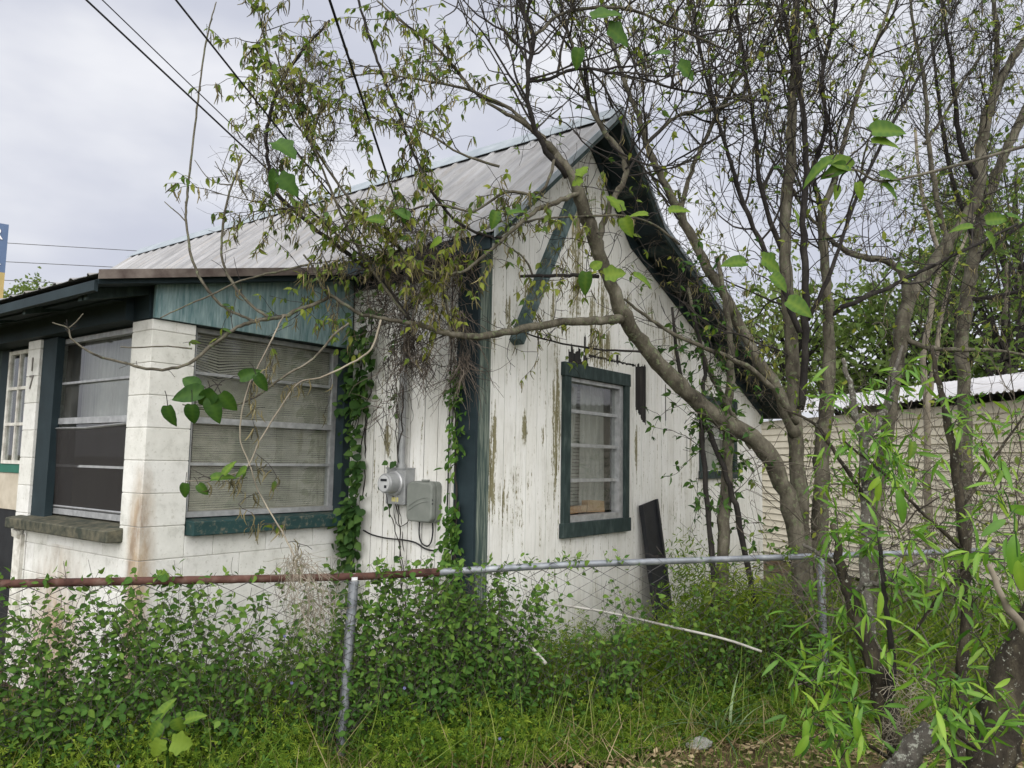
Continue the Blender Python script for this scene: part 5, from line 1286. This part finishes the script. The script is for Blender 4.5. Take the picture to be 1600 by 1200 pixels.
# ================================================================== LANCE-LEAVED SHRUB at the right front
shrub = Plant('lichen_shrub', P(1480, 1200, 3.6), 'lichen-spotted shrub with long bright green leaves in the right foreground', 'shrub')
shrub.trace([(1545,1300,3.1,84),(1545,1210,3.15,72),(1556,1140,3.2,66),(1578,1070,3.2,60),(1606,1000,3.2,54),(1650,925,3.2,46),(1700,850,3.2,36)], 'trunk', 'lichen', 14)
shrub.trace([(1365,1270,3.2,40),(1397,1212,3.2,36),(1425,1177,3.2,34),(1456,1143,3.2,33)], 'cut_limb', 'lichen_pale', 14)
cp = P(1456, 1143, 3.2); dd_ = unit(P(1456, 1140, 3.2) - P(1425, 1175, 3.2)); MB().tube([cp - shrub.o, cp + dd_ * .004 - shrub.o], .041, 14).build('cut_face', MAT['cut'], shrub.e)
shrub.trace([(1432,1280,3.8,46),(1415,1200,3.85,40),(1388,1120,3.9,34),(1367,1040,3.9,28),(1342,970,3.95,22),(1320,905,4.0,17),(1310,860,4.0,12),(1300,820,4.0,8)], 'limb', 'lichen', 10)
shrub.trace([(1372,1060,3.95,18),(1362,980,4.1,16),(1350,900,4.3,15),(1352,800,4.4,14),(1351,740,4.4,14),(1349,688,4.4,14),(1336,652,4.4,11),(1329,605,4.4,9),(1316,560,4.4,6)], 'limb', 'lichen_pale', 10)
shrub.trace([(1350,690,4.4,13),(1372,660,4.4,12),(1388,630,4.4,10),(1396,590,4.4,8),(1410,540,4.4,4)], 'limb', 'lichen_pale', 10)
shrub.trace([(1490,1260,4.1,22),(1500,1150,4.15,19),(1504,1050,4.2,17),(1509,950,4.2,15),(1506,860,4.2,14),(1495,750,4.2,13),(1482,665,4.2,12),(1467,600,4.2,9),(1455,540,4.2,5)], 'limb', 'lichen', 10)
shrub.trace([(1620,1010,3.1,14),(1598,980,3.1,13),(1570,940,3.1,11),(1545,882,3.1,7)], 'limb', 'twig_pale', 8)
shrub.trace([(1330,930,4.0,10),(1350,915,3.95,10),(1385,905,3.9,9),(1420,885,3.9,7),(1455,870,3.9,5)], 'limb', 'lichen_pale', 8)
shrub.trace([(1308,900,4.05,7),(1300,880,4.05,7),(1275,862,4.05,6),(1255,850,4.05,5)], 'limb', 'lichen_pale', 8)
shrub.trace([(1385,1120,3.9,14),(1395,1040,3.8,11),(1385,960,3.75,8),(1380,900,3.7,7),(1375,850,3.7,6)], 'limb', 'bark_dark', 8)
for rows in ([(1505,860,4.2,6),(1440,800,4.1,5),(1380,740,4.1,4),(1320,690,4.1,3)], [(1352,780,4.4,6),(1300,700,4.4,6),(1270,660,4.4,5),(1225,640,4.4,3)], [(1500,800,4.2,5),(1550,720,4.2,4),(1600,650,4.2,3)], [(1420,1000,3.8,5),(1470,930,3.8,4),(1540,860,3.8,3)],
             [(1388,1115,3.9,6),(1350,1105,3.7,5),(1300,1090,3.6,4),(1240,1060,3.5,3)], [(1400,1190,3.7,6),(1330,1150,3.5,5),(1270,1130,3.4,4)], [(1545,1180,3.2,8),(1500,1150,3.1,5),(1470,1110,3.0,4)]):
    shrub.trace(rows, 'branch', 'lichen', 6)
np_ = len(shrub.paths)
ll = dict(leaf=.55, size=.105, tint=.5, wob=.12, kids=2, klen=.16, droop=.5)
for p_, a, b, n_ in ((2, .35, 1, 16), (3, .3, .95, 18), (4, .3, 1, 4), (5, .35, .8, 16), (9, .3, 1, 12), (10, .2, 1, 10), (11, .1, .7, 6), (12, .2, 1, 8), (13, .3, 1, 14), (14, .3, 1, 14), (15, .3, 1, 14), (16, .2, 1, 12), (0, .3, 1, 16)):
    shrub.spray(p_, a, b, max(2, int(n_ * .55)), .20, .0028, bias=(0, -.35, .35), tang=.3, spread=.7, up=.02, **ll)
for (px, py, Y) in ((1385,760,3.7),(1440,735,3.7),(1350,755,3.8),(1370,720,3.8),(1480,760,3.8),(1575,790,2.9),(1560,850,2.9),(1590,840,2.8),(1560,760,3.1),(1235,1075,3.4),(1265,1110,3.3),(1250,1150,3.2),(1325,1110,3.2),(1300,1080,3.3),(1370,950,3.6),(1400,1000,3.6),(1440,960,3.7),(1560,950,3.7),(1540,1000,3.9),(1580,900,3.6),(1520,1170,2.9),(1480,1180,2.9),(1500,1120,3.2),(1420,850,3.8),(1310,1180,3.1),(1340,1195,3.0),(1280,1060,3.5),(1460,1040,3.8),(1450,1100,3.6),(1410,920,3.7)):
    for _ in range(1): shrub.shoot(P(px, py + 12, Y), rng.normal(size=3) * .5 + [0, -.25, .45], .17, .002, up=.03, wob=.12, leaf=1.0, size=.105, tint=.58, droop=.5)
shrub.finish('leaf_lance', T_LANCE, 'twig')
for a in ((1376,748,3.3,42,-95,.85),(1400,760,3.3,62,-78,.35),(1396,745,3.3,40,-40,.6),(1380,742,3.3,36,-130,.9),(1580,800,2.5,56,-60,.8),(1585,830,2.5,70,-100,.45),(1570,790,2.5,60,-15,.5),(1575,810,2.5,50,-150,.3),(1590,870,2.4,60,-85,.75),(1375,920,3.3,46,-95,.8),(1260,1120,3.0,46,-95,.6),(1335,1115,3.0,50,-80,.6),(1265,1145,2.9,46,-120,.7),(1470,1120,3.0,48,-100,.45)):
    shrub.big_leaf(*a[:6], T_LANCE, 1.7, 'leaf_lance')
mb = MB(); tuft(mb, P(1425, 1080, 3.5), 70, .16, .0011, .05, .5, .9, shrub.o); tuft(mb, P(1400, 1130, 3.5), 50, .14, .0011, .04, .6, .9, shrub.o); mb.build('dry_tangle', MAT['twig_pale'], shrub.e, kind='stuff')

# grey dead brush between the shrub and the shed
br = Plant('dead_brush', P(1560, 1000, 5.6), 'tangle of bare grey brush in front of the shed at the right edge', 'brush')
for _ in range(130):
    x = rng.uniform(1230, 1690); Y = rng.uniform(4.6, 8.2)
    p = P(x, 880, Y); p[2] = rng.uniform(.2, 1.3)
    br.shoot(p, rng.normal(size=3) * .6 + [0, 0, .7], rng.uniform(.6, 1.7), rng.uniform(.003, .006), up=.02, wob=.16, kids=5, klen=.5, leaf=.10, size=.05, tint=.6, grav=.10)
br.finish('leaf', T_OVAL, 'brush')

# ================================================================== WALL VINES AND TANGLES
def wall_vine(name, label, strands, leafp, size, mat_='leaf_ivy', tmpl=T_HEART, stem='twig'):
    """strands: list of lists of house points (x, y, z, half-width of leaf spread)"""
    o = HW(*strands[0][0][:3]) * [1, 1, 0]; e = empty(name, o); tag(e, label, 'vine')
    mb = MB(); L = [[], [], [], [], []]
    for st, dens in strands and [(s, leafp) for s in strands]:
        q = spline(st, n=10); gp = rng.uniform(0, 6, 2)
        for k in range(3):
            pts = np.array([HW(*r[:3]) for r in q]) + np.cumsum(rng.normal(size=(len(q), 3)) * .006, 0)
            mb.tube(pts - o, rng.uniform(.0025, .006), 5)
        for r in q:
            n = rng.poisson(dens * max(.15, .75 + .6 * math.sin(r[2] * 9 + gp[0]) * math.sin(r[2] * 4 + gp[1])))
            for _ in range(n):
                w = r[3]
                off = rng.normal(size=2) * w * .55
                h = HW(r[0] - abs(rng.normal()) * .05 - .01, r[1] + off[0], r[2] + rng.uniform(-.06, .06)) if name != 'gable_vine' else HW(r[0] + off[0], r[1] - abs(rng.normal()) * .05, r[2])
                L[0].append(h); L[1].append(unit(np.array([-.3, -.5, -.75]) + rng.normal(size=3) * .55)); L[2].append(unit(np.array([-.3, -.75, .45]) + rng.normal(size=3) * .35))
                L[3].append(size * rng.uniform(.5, 1.3)); L[4].append(rng.beta(2, 2.4))
    mb.build('stem', MAT[stem], e, smooth=True)
    cloud('foliage', *L, tmpl, MAT[mat_], e, origin=o)
    return e
wall_vine('ivy', 'dark green vine climbing the inner corner between the porch window and the meter',
          [[(-.04, 1.15, .05, .10), (-.04, 1.13, .6, .09), (-.04, 1.12, 1.0, .09), (-.04, 1.10, 1.5, .07), (-.05, 1.08, 1.9, .11), (-.06, 1.05, 2.25, .16), (-.08, 1.0, 2.6, .20), (-.10, .95, 2.85, .2)],
           [(-.05, 1.18, 1.8, .12), (-.06, 1.12, 2.2, .15), (-.10, 1.10, 2.55, .16)], [(-.06, 1.16, .9, .07), (-.06, 1.14, 1.25, .08)]], 5.5, .072)
wall_vine('ivy', 'narrow green vine climbing the dark corner board of the house',
          [[(-.06, .10, .05, .10), (-.06, .10, .6, .09), (-.06, .09, 1.0, .08), (-.06, .08, 1.5, .06), (-.06, .08, 1.9, .06), (-.06, .07, 2.2, .05)], [(-.06, .14, .3, .10), (-.06, .12, .9, .08), (-.06, .10, 1.3, .05)]], 9, .058, 'leaf_vine', T_OVAL)
wall_vine('ivy', 'thin sparse vine running up the service conduit above the meter',
          [[(-.09, .63, 1.6, .03), (-.10, .64, 2.0, .04), (-.10, .62, 2.5, .06)], [(-.04, .60, .2, .03), (-.04, .58, .6, .03), (-.04, .62, 1.0, .04), (-.05, .74, 1.4, .05)]], 1.1, .05)
tg = empty('dead_vine_tangle', HW(-.15, .75, 0)); tag(tg, 'mass of dead brown vine stems bundled under the eave above the meter', 'dead vine'); TO = np.array(tg.location)
mb = MB(); md = MB()
for (px, py, Y, n, L, sp, dn) in ((655,405,5.15,120,.30,.09,.3),(640,360,5.1,70,.25,.08,.1),(600,470,5.1,110,.30,.09,.5),(590,430,5.05,90,.28,.09,.3),(650,460,5.1,110,.35,.09,.8),(640,520,5.15,130,.30,.06,1.0),(660,560,5.2,90,.26,.05,1.0),(715,420,5.0,110,.30,.06,.6),(718,500,5.05,80,.36,.035,1.3),(722,560,5.05,70,.36,.03,1.3),(690,390,5.0,80,.24,.07,.3),(620,560,5.2,50,.3,.05,1.0),(600,640,5.35,25,.2,.04,1),(622,610,5.3,25,.2,.04,1)):
    tuft(mb, P(px, py, Y), n // 2, L, .0018, sp, dn, .7, TO)
    tuft(md, P(px, py, Y + .04), n // 2, L, .0020, sp, dn, .7, TO)
mb.build('pale_stems', MAT['moss_tuft'], tg, kind='stuff'); md.build('dark_stems', MAT['moss_dark'], tg, kind='stuff')
tg = empty('dead_vine_tangle', P(1080, 450, 7.2) * [1, 1, 0]); tag(tg, 'dead vine stems trailing along the right-hand edge of the gable roof', 'dead vine'); TO = np.array(tg.location)
mb = MB()
for (x_, n) in ((1.75, 30), (2.1, 40), (2.45, 45), (2.8, 55), (3.2, 60), (3.6, 60), (4.0, 60), (4.4, 60), (4.8, 50), (5.2, 50)):
    tuft(mb, HW(x_ + .1, -.30, top_z(x_) - .02), n, .32, .0022, .10, .35, .8, TO)
mb.build('stems', MAT['brush'], tg, kind='stuff')
mo = empty('hanging_moss', P(470, 890, 4.1) * [1, 1, 0]); tag(mo, 'grey tuft of dry moss draped over the rusty fence rail', 'moss'); TO = np.array(mo.location)
mb = MB()
for (px, py, Y, n, L, sp) in ((462,872,4.05,60,.22,.03),(476,895,4.0,70,.22,.04),(492,925,4.0,60,.2,.045),(488,950,3.95,40,.16,.04)): tuft(mb, P(px, py, Y), n, L, .0011, sp, .9, .6, TO)
mb.build('strands', MAT['twig_pale'], mo, kind='stuff')
mo = empty('hanging_moss', P(430, 180, 4.7) * [1, 1, 0]); tag(mo, 'dark wispy moss hanging from the arching branch in the upper left crown', 'moss'); TO = np.array(mo.location)
mb = MB()
for (px, py, Y, n, L, sp) in ((490,80,4.7,50,.3,.03),(500,110,4.7,60,.35,.03),(508,150,4.7,40,.3,.03),(440,150,4.68,50,.25,.04),(425,210,4.68,70,.25,.06),(420,270,4.65,70,.28,.08),(385,290,4.6,50,.25,.08),(450,230,4.68,50,.3,.06),(520,215,4.65,50,.2,.07),(700,130,4.8,20,.2,.05)): tuft(mb, P(px, py, Y), n, L, .0010, sp, .6, .7, TO)
mb.build('strands', MAT['moss_dark'], mo, kind='stuff')

# ================================================================== VINES ON THE FENCE
vx = [-3.2, -2.3, -2.15, -1.95, -1.75, -1.5, -1.32, -1.2, -1.02, -.9, -.7, -.45, -.1, .04, .14, .5, .62, .78, 1.02, 1.15, 2.2, 3.6]
vh = [.80, .82, .97, 1.0, .98, .92, .90, .62, .60, .92, 1.02, 1.0, 1.04, 1.0, .66, .62, .98, .62, .60, .95, .95, .7]
vine = empty('fence_vine', FO); tag(vine, 'leafy green vine smothering the chain link fence', 'vine')
mb = MB(); L = [[], [], [], [], []]
VC = np.array([-3.1, -2.9, -2.7, -2.5, -2.35, -2.22, -2.12, -2.02, -1.94, -1.86, -1.72, -1.58, -1.47, -1.36, -1.24, -1.0, -.94, -.76, -.66, -.56, -.45, -.36, -.26, -.18, -.1, -.03, .04, .55, .64, 1.25, 1.5, 1.8, 2.1])
for k in range(980):
    x = rng.uniform(-3.2, 2.4) if rng.random() < .25 else VC[int(rng.integers(0, len(VC)))] + rng.normal() * .055
    h = np.interp(x, vx, vh) * rng.uniform(.6, 1.06)
    if x > .6: h *= rng.uniform(.5, 1)
    t = fx_t(x); off = rng.normal() * .05 - .005; n = max(4, int(h / .05)); pts = []
    if abs(x + .86) < .07: off = -abs(off) - .03
    z = 0.0; dt = 0
    for i in range(n + 1):
        dt = dt * .7 + rng.normal() * .016; t += dt; off += rng.normal() * .008
        pts.append(fence_p(t, h * i / n, off))
    pts = np.array(pts); mb.tube(pts - FO, .0013, 3, False)
    den = np.interp(x, [-3.2, -1.4, -1.25, -1.0, -.9, .05, .15, .5, .6, 2.4], [1, .85, .5, .55, 1, 1, .55, .5, .9, .7])
    for i in range(2, n + 1):
        if rng.random() > den * .85: continue
        for s_ in (-1, 1):
            L[0].append(pts[i] + rng.normal(size=3) * .012)
            L[1].append(unit(np.append(FD, 0) * s_ * .8 + [FNV[0] * .4, FNV[1] * .4, -.35] + rng.normal(size=3) * .45)); L[2].append(unit(np.array([FNV[0] * .5, FNV[1] * .5, .75]) + rng.normal(size=3) * .35))
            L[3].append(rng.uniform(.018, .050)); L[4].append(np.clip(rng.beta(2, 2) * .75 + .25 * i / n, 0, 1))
# curling tips along the rail
for k in range(150):
    x = rng.uniform(-2.9, 2.2); t = fx_t(x); p = fence_p(t, rail_z(t) + rng.uniform(-.03, .02), rng.uniform(-.02, .03)); pts = [p]; d = np.array([rng.normal() * .6, rng.normal() * .3, .8]); w = rng.normal(size=3) * .35
    for i in range(7): d = unit(d + w); pts.append(pts[-1] + d * .016 * rng.uniform(.7, 1.3))
    mb.tube(np.array(pts) - FO, .0011, 3, False)
    if rng.random() < .75:
        for _ in range(int(rng.integers(2, 6))):
            q = pts[int(rng.integers(0, 7))]; L[0].append(q + rng.normal(size=3) * .012); L[1].append(unit(rng.normal(size=3) + [0, 0, -.1])); L[2].append(unit(rng.normal(size=3) * .5 + [0, -.5, .7])); L[3].append(rng.uniform(.025, .05)); L[4].append(rng.uniform(.3, 1))
mb.build('stems', MAT['moss_dark'], vine, kind='stuff')
sel = np.random.default_rng(3).random(len(L[0]))
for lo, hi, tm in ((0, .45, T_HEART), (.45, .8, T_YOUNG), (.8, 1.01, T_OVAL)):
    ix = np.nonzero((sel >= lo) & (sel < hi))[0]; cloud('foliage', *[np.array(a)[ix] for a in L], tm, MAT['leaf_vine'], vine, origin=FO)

# ================================================================== WEEDS
def scatter(n, x0, x1, o0, o1):
    x = rng.uniform(x0, x1, n); off = rng.uniform(o0, o1, n)
    t = (x - FA[0]) / FD[0]
    q = FA + FD * t[:, None] + FNV * off[:, None]
    return q, x, off
wh_x = [-3.6, -2.2, -1.5, -1.2, -.8, -.4, .0, .3, .7, 1.1, 1.6, 2.0, 2.4, 3.6]
wh_h = [.44, .42, .44, .50, .52, .50, .46, .46, .55, .58, .56, .45, .38, .36]
def clump(q): return .5 + .5 * np.sin(q[:, 0] * 5.1 + 1.3 * np.sin(q[:, 1] * 4.3)) * np.sin(q[:, 1] * 6.1 + q[:, 0] * 2.2)
def env(x, off, q):
    h = np.interp(x, wh_x, wh_h) * (.55 + .62 * clump(q)) * (.8 + .3 * clump(q * 2.7 + 5))
    lush = np.interp(off, [-.8, -.05, .1, .3, .5], [1.08, 1.0, .80, .55, .30]) * (1 - .9 * np.exp(-((x + .89) / .11) ** 2) * (off > -.04))
    front = np.interp(off, [-.8, -.08, .02, .10, .25, .5], [1.08, 1.05, .85, .42, .22, .06]) * (1 - .85 * np.exp(-((x + .87) / .10) ** 2) * (off > -.04))
    k = np.clip((.35 - x) / .5, 0, 1)
    return h * (front * (1 - k) + lush * k)
def weeds(name, label, n, x0, x1, o0, o1, size, tint, tmpl, mat_, up=.7, hb=0.0, seed=0, dirn=.9, tall=1.0):
    q, x, off = scatter(n, x0, x1, o0, o1); h = env(x, off, q) * tall
    z = h * rng.uniform(hb, 1, n) ** .75 * rng.uniform(.75, 1.05, n)
    Pn = np.column_stack([q, z]); D = unit(rng.normal(size=(n, 3)) * dirn + [0, -.25, .1])
    Nn = unit(rng.normal(size=(n, 3)) * .5 + [0, -.35, up])
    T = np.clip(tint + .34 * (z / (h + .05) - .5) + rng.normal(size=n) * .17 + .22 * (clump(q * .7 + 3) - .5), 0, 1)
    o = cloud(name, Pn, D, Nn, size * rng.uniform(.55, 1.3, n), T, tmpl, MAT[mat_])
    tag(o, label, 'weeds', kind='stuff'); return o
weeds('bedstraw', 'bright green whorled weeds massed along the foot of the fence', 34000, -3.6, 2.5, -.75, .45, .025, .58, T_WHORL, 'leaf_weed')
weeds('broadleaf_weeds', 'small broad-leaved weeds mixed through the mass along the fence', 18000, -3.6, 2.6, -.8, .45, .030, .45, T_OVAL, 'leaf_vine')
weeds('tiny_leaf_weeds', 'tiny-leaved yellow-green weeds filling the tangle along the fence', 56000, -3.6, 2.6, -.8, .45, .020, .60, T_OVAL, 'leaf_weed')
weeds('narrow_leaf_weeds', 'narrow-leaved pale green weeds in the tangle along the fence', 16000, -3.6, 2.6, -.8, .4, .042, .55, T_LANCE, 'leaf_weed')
weeds('fern_weeds', 'fine leafy weeds standing tall behind the fence below the gable', 16000, 1.5, 2.9, -.9, -.12, .055, .45, T_LANCE, 'leaf_weed', dirn=.8, tall=1.75)
weeds('yard_weeds', 'leafy green undergrowth around the shrub in the right foreground', 9000, 2.3, 6.5, -1.6, .9, .075, .5, T_LANCE, 'leaf_weed', dirn=.8)
def blades(name, label, n, x0, x1, o0, o1, l0, l1, tint, mat_, tmpl=T_BLADE, lean=.45, cat='grass', wid=1.0):
    q, x, off = scatter(n, x0, x1, o0, o1)
    D = unit(np.column_stack([rng.normal(size=n) * lean, rng.normal(size=n) * lean, np.ones(n)])); 
    o = cloud(name, np.column_stack([q, np.full(n, -.01)]), D, rng.normal(size=(n, 3)) + [0, 0, .3], rng.uniform(l0, l1, n), np.clip(tint + rng.normal(size=n) * .2, 0, 1), tmpl, MAT[mat_], wscale=rng.uniform(.6, 1.3, n) * wid)
    tag(o, label, cat, kind='stuff'); return o
blades('tall_grass', 'tall thin green grass growing through the fence weeds', 2200, -3.6, 2.8, -.8, .40, .2, .55, .55, 'grass', wid=.38)
blades('dry_grass', 'dry straw stems standing among the fence weeds', 6000, -3.6, 2.8, -.4, .55, .06, .32, .5, 'straw', T_BLADE2, 1.0, wid=.35)
blades('thicket_grass', 'tall bright grass behind the fence between the black panel and the right post', 3000, 1.5, 2.9, -.9, -.05, .35, .85, .52, 'grass', wid=.4, lean=.35)
blades('short_grass', 'short green grass on the open ground in the bottom right', 9000, .2, 4.5, .40, 1.9, .03, .10, .5, 'grass', wid=2.0)
blades('yard_grass', 'rough grass in the yard between fence and shed', 9000, 1.5, 7.0, -3.6, -.6, .10, .40, .45, 'grass', wid=1.4)
# leaf litter
n = 9000; q, x, off = scatter(n, -1.2, 4.6, .28, 1.9)
o = cloud('leaf_litter', np.column_stack([q, np.full(n, .004) + rng.uniform(0, .012, n)]), np.column_stack([rng.normal(size=(n, 2)), rng.normal(size=n) * .12]), np.column_stack([rng.normal(size=(n, 2)) * .25, np.ones(n)]), rng.uniform(.015, .06, n), rng.random(n) ** 1.3, T_DIAM, MAT['straw'])
tag(o, 'brown dead leaves and straw littering the ground before the fence', 'leaf litter', kind='stuff')
# strappy grass clump
gc = empty('grass_clump', P(1122, 1118, 4.85) * [1, 1, 0]); tag(gc, 'clump of broad blue-green grass blades at the foot of the fence', 'grass'); O = np.array(gc.location)
n = 34; d = np.column_stack([rng.normal(size=n) * .42, rng.normal(size=n) * .35 - .1, np.ones(n)])
MAT['blade'] = leafmat('strappy_blade', [(0, (.05, .11, .045)), (.6, (.12, .20, .09)), (1, (.22, .30, .15))], .25, .4, .4)
cloud('blades', np.column_stack([O[0] + rng.normal(size=n) * .035, O[1] + rng.normal(size=n) * .03, np.zeros(n)]), d, np.column_stack([-d[:, 1] * 0 - d[:, 0] * 1.0, -d[:, 1], np.full(n, .6)]), rng.uniform(.28, .55, n), rng.random(n), _strip(.020, .75, 6), MAT['blade'], gc, None, O)
# broad-leaved seedling at the lower left
sd_ = Plant('seedling', P(258, 1190, 3.75), 'young plant with large yellow-green lobed leaves low at the left of the fence', 'plant')
for rows in ([(262,1215,3.7,5),(262,1170,3.7,4),(258,1140,3.65,3),(245,1128,3.6,3)], [(262,1170,3.7,3),(285,1130,3.65,3),(300,1118,3.6,2)], [(260,1180,3.7,3),(270,1160,3.62,3),(278,1150,3.6,2)]): sd_.trace(rows, 'stem', 'leaf_weed', 6)
for a in ((265,1128,3.55,30,165,.4,T_HEART,1.1),(252,1130,3.5,30,-125,.6,T_HEART,1.1),(275,1122,3.5,28,-75,.65,T_HEART,1.2),(290,1125,3.5,35,25,.7,T_OVAL,1.1),(268,1160,3.45,30,-10,1.0,T_LOBED,1.3),(252,1155,3.45,28,-110,.95,T_LOBED,1.1),(250,1120,3.55,32,60,.7,T_HEART,1.0)): sd_.big_leaf(*a)
# tiny blue flowers
for (px, py, Y) in ((445,994,4.0),(632,1075,4.05),(185,1197,3.7),(1056,1190,4.7),(781,1154,4.1),(456,1067,4.0)):
    p = P(px, py, Y); mb = MB(); mb.tube([p * [1, 1, 0] + [.01, 0, 0], p - [0, 0, .01]], .0012, 4); e = empty('blue_flower', p * [1, 1, 0])
    tag(e, {445: 'tiny blue flower against the white wall left of the fence post', 632: 'tiny blue flower in the weeds just right of the fence post', 185: 'tiny blue flower at the bottom edge under the lobed seedling', 1056: 'tiny blue flower on the bare ground near the plastic bag', 781: 'tiny pale blue flower in the weeds below the short white pipe', 456: 'tiny blue flower low in the weeds left of the fence post'}[px], 'flower', 'blue flowers in the weeds')
    mb2 = MB(); mb2.tube([p * [0, 0, 0], p * [0, 0, 1]], .0012, 4); mb2.build('stem', MAT['leaf_weed'], e)
    cloud('petals', [p] * 5, [[math.cos(a), -.2, math.sin(a)] for a in np.linspace(0, 5, 5)], [[0, -1, .3]] * 5, [.009] * 5, [.5] * 5, T_OVAL, simple('petal_blue', [(.3, (.07, .07, .17)), (.7, (.13, .13, .27))], 5, .7), e, None, p * [1, 1, 0], [1.6] * 5)

# ================================================================== BACKGROUND TREES
def bg_tree(px, py_c, Y, rx, rz, n, label, tint, size=.16, trunk=.13, name='background_tree'):
    c = P(px, py_c, Y); t = Plant(name, c, label, 'tree', 'trees beyond the shed')
    h = c[2]
    mb = MB(); mb.tube([(0, 0, -.1), (.1, 0, h * .4), (0, .1, h), (.1, .1, h + rz * .6)], [trunk, trunk * .8, trunk * .5, trunk * .2], 8); mb.build('trunk', MAT['bark'], t.e, smooth=True)
    cl = int(n * .5 / 60); tint = tint + .12; cc = rng.normal(size=(cl, 3)); cc = unit(cc) * rng.uniform(.25, 1, (cl, 1)) ** .5 * [rx, rx, rz]
    for k in cc[:: max(1, cl // 26)]: t.twig.tube(spline([(0, .1, h * .55 + rng.uniform(0, .4) * h), np.array([0, 0, h]) + k * .5 + [0, 0, -.2], np.array([0, 0, h]) + k], n=4), np.linspace(.035, .008, 9), 4, False)
    Pn = np.repeat(cc, 60, 0) + rng.normal(size=(cl * 60, 3)) * np.array([.24, .24, .15]) * max(rx, 1.2) * .62 + c
    m = len(Pn); T = np.repeat(rng.uniform(-.2, .2, cl), 60) + tint + rng.normal(size=m) * .14
    cloud('crown', Pn, unit(rng.normal(size=(m, 3)) + [0, 0, -.25]), unit(rng.normal(size=(m, 3)) * .6 + [0, 0, .7]), size * rng.uniform(.6, 1.3, m), T, T_DIAM, MAT['leaf_far'], t.e, origin=t.o)
    t.twig.build('boughs', MAT['bark_dark'], t.e, kind='stuff')
for a in ((1240, 520, 17, 1.7, 1.7, 4200, 'pale green tree beyond the far corner of the house', .72), (1320, 565, 19, 1.9, 1.5, 4000, 'light leafy tree behind the far end of the shed', .6), (1405, 545, 16, 1.7, 1.7, 4200, 'mid green tree rising over the shed behind the forked trunk', .5),
          (1480, 500, 15, 1.9, 2.1, 5600, 'dark green tree over the shed between the two thick trunks', .35), (1575, 520, 14, 1.8, 2.2, 5200, 'dense dark tree over the shed at the right edge', .3), (1680, 470, 15, 2.2, 2.8, 4800, 'dense tree just past the right edge of the shed', .4),
          (1590, 330, 18, 2.4, 1.8, 3600, 'tall leafy treetop high at the right edge', .45), (1180, 590, 22, 1.6, 1.0, 2200, 'low leafy tree seen under the far eave', .55)): bg_tree(*a)
bg_tree(78, 470, 34, 1.6, 1.0, 2200, 'small round green tree beyond the porch roof at the left', .75, .2)
bg_tree(20, 492, 26, 1.3, .6, 1500, 'low brownish treetop beyond the porch roof at the left edge', .25, .16)
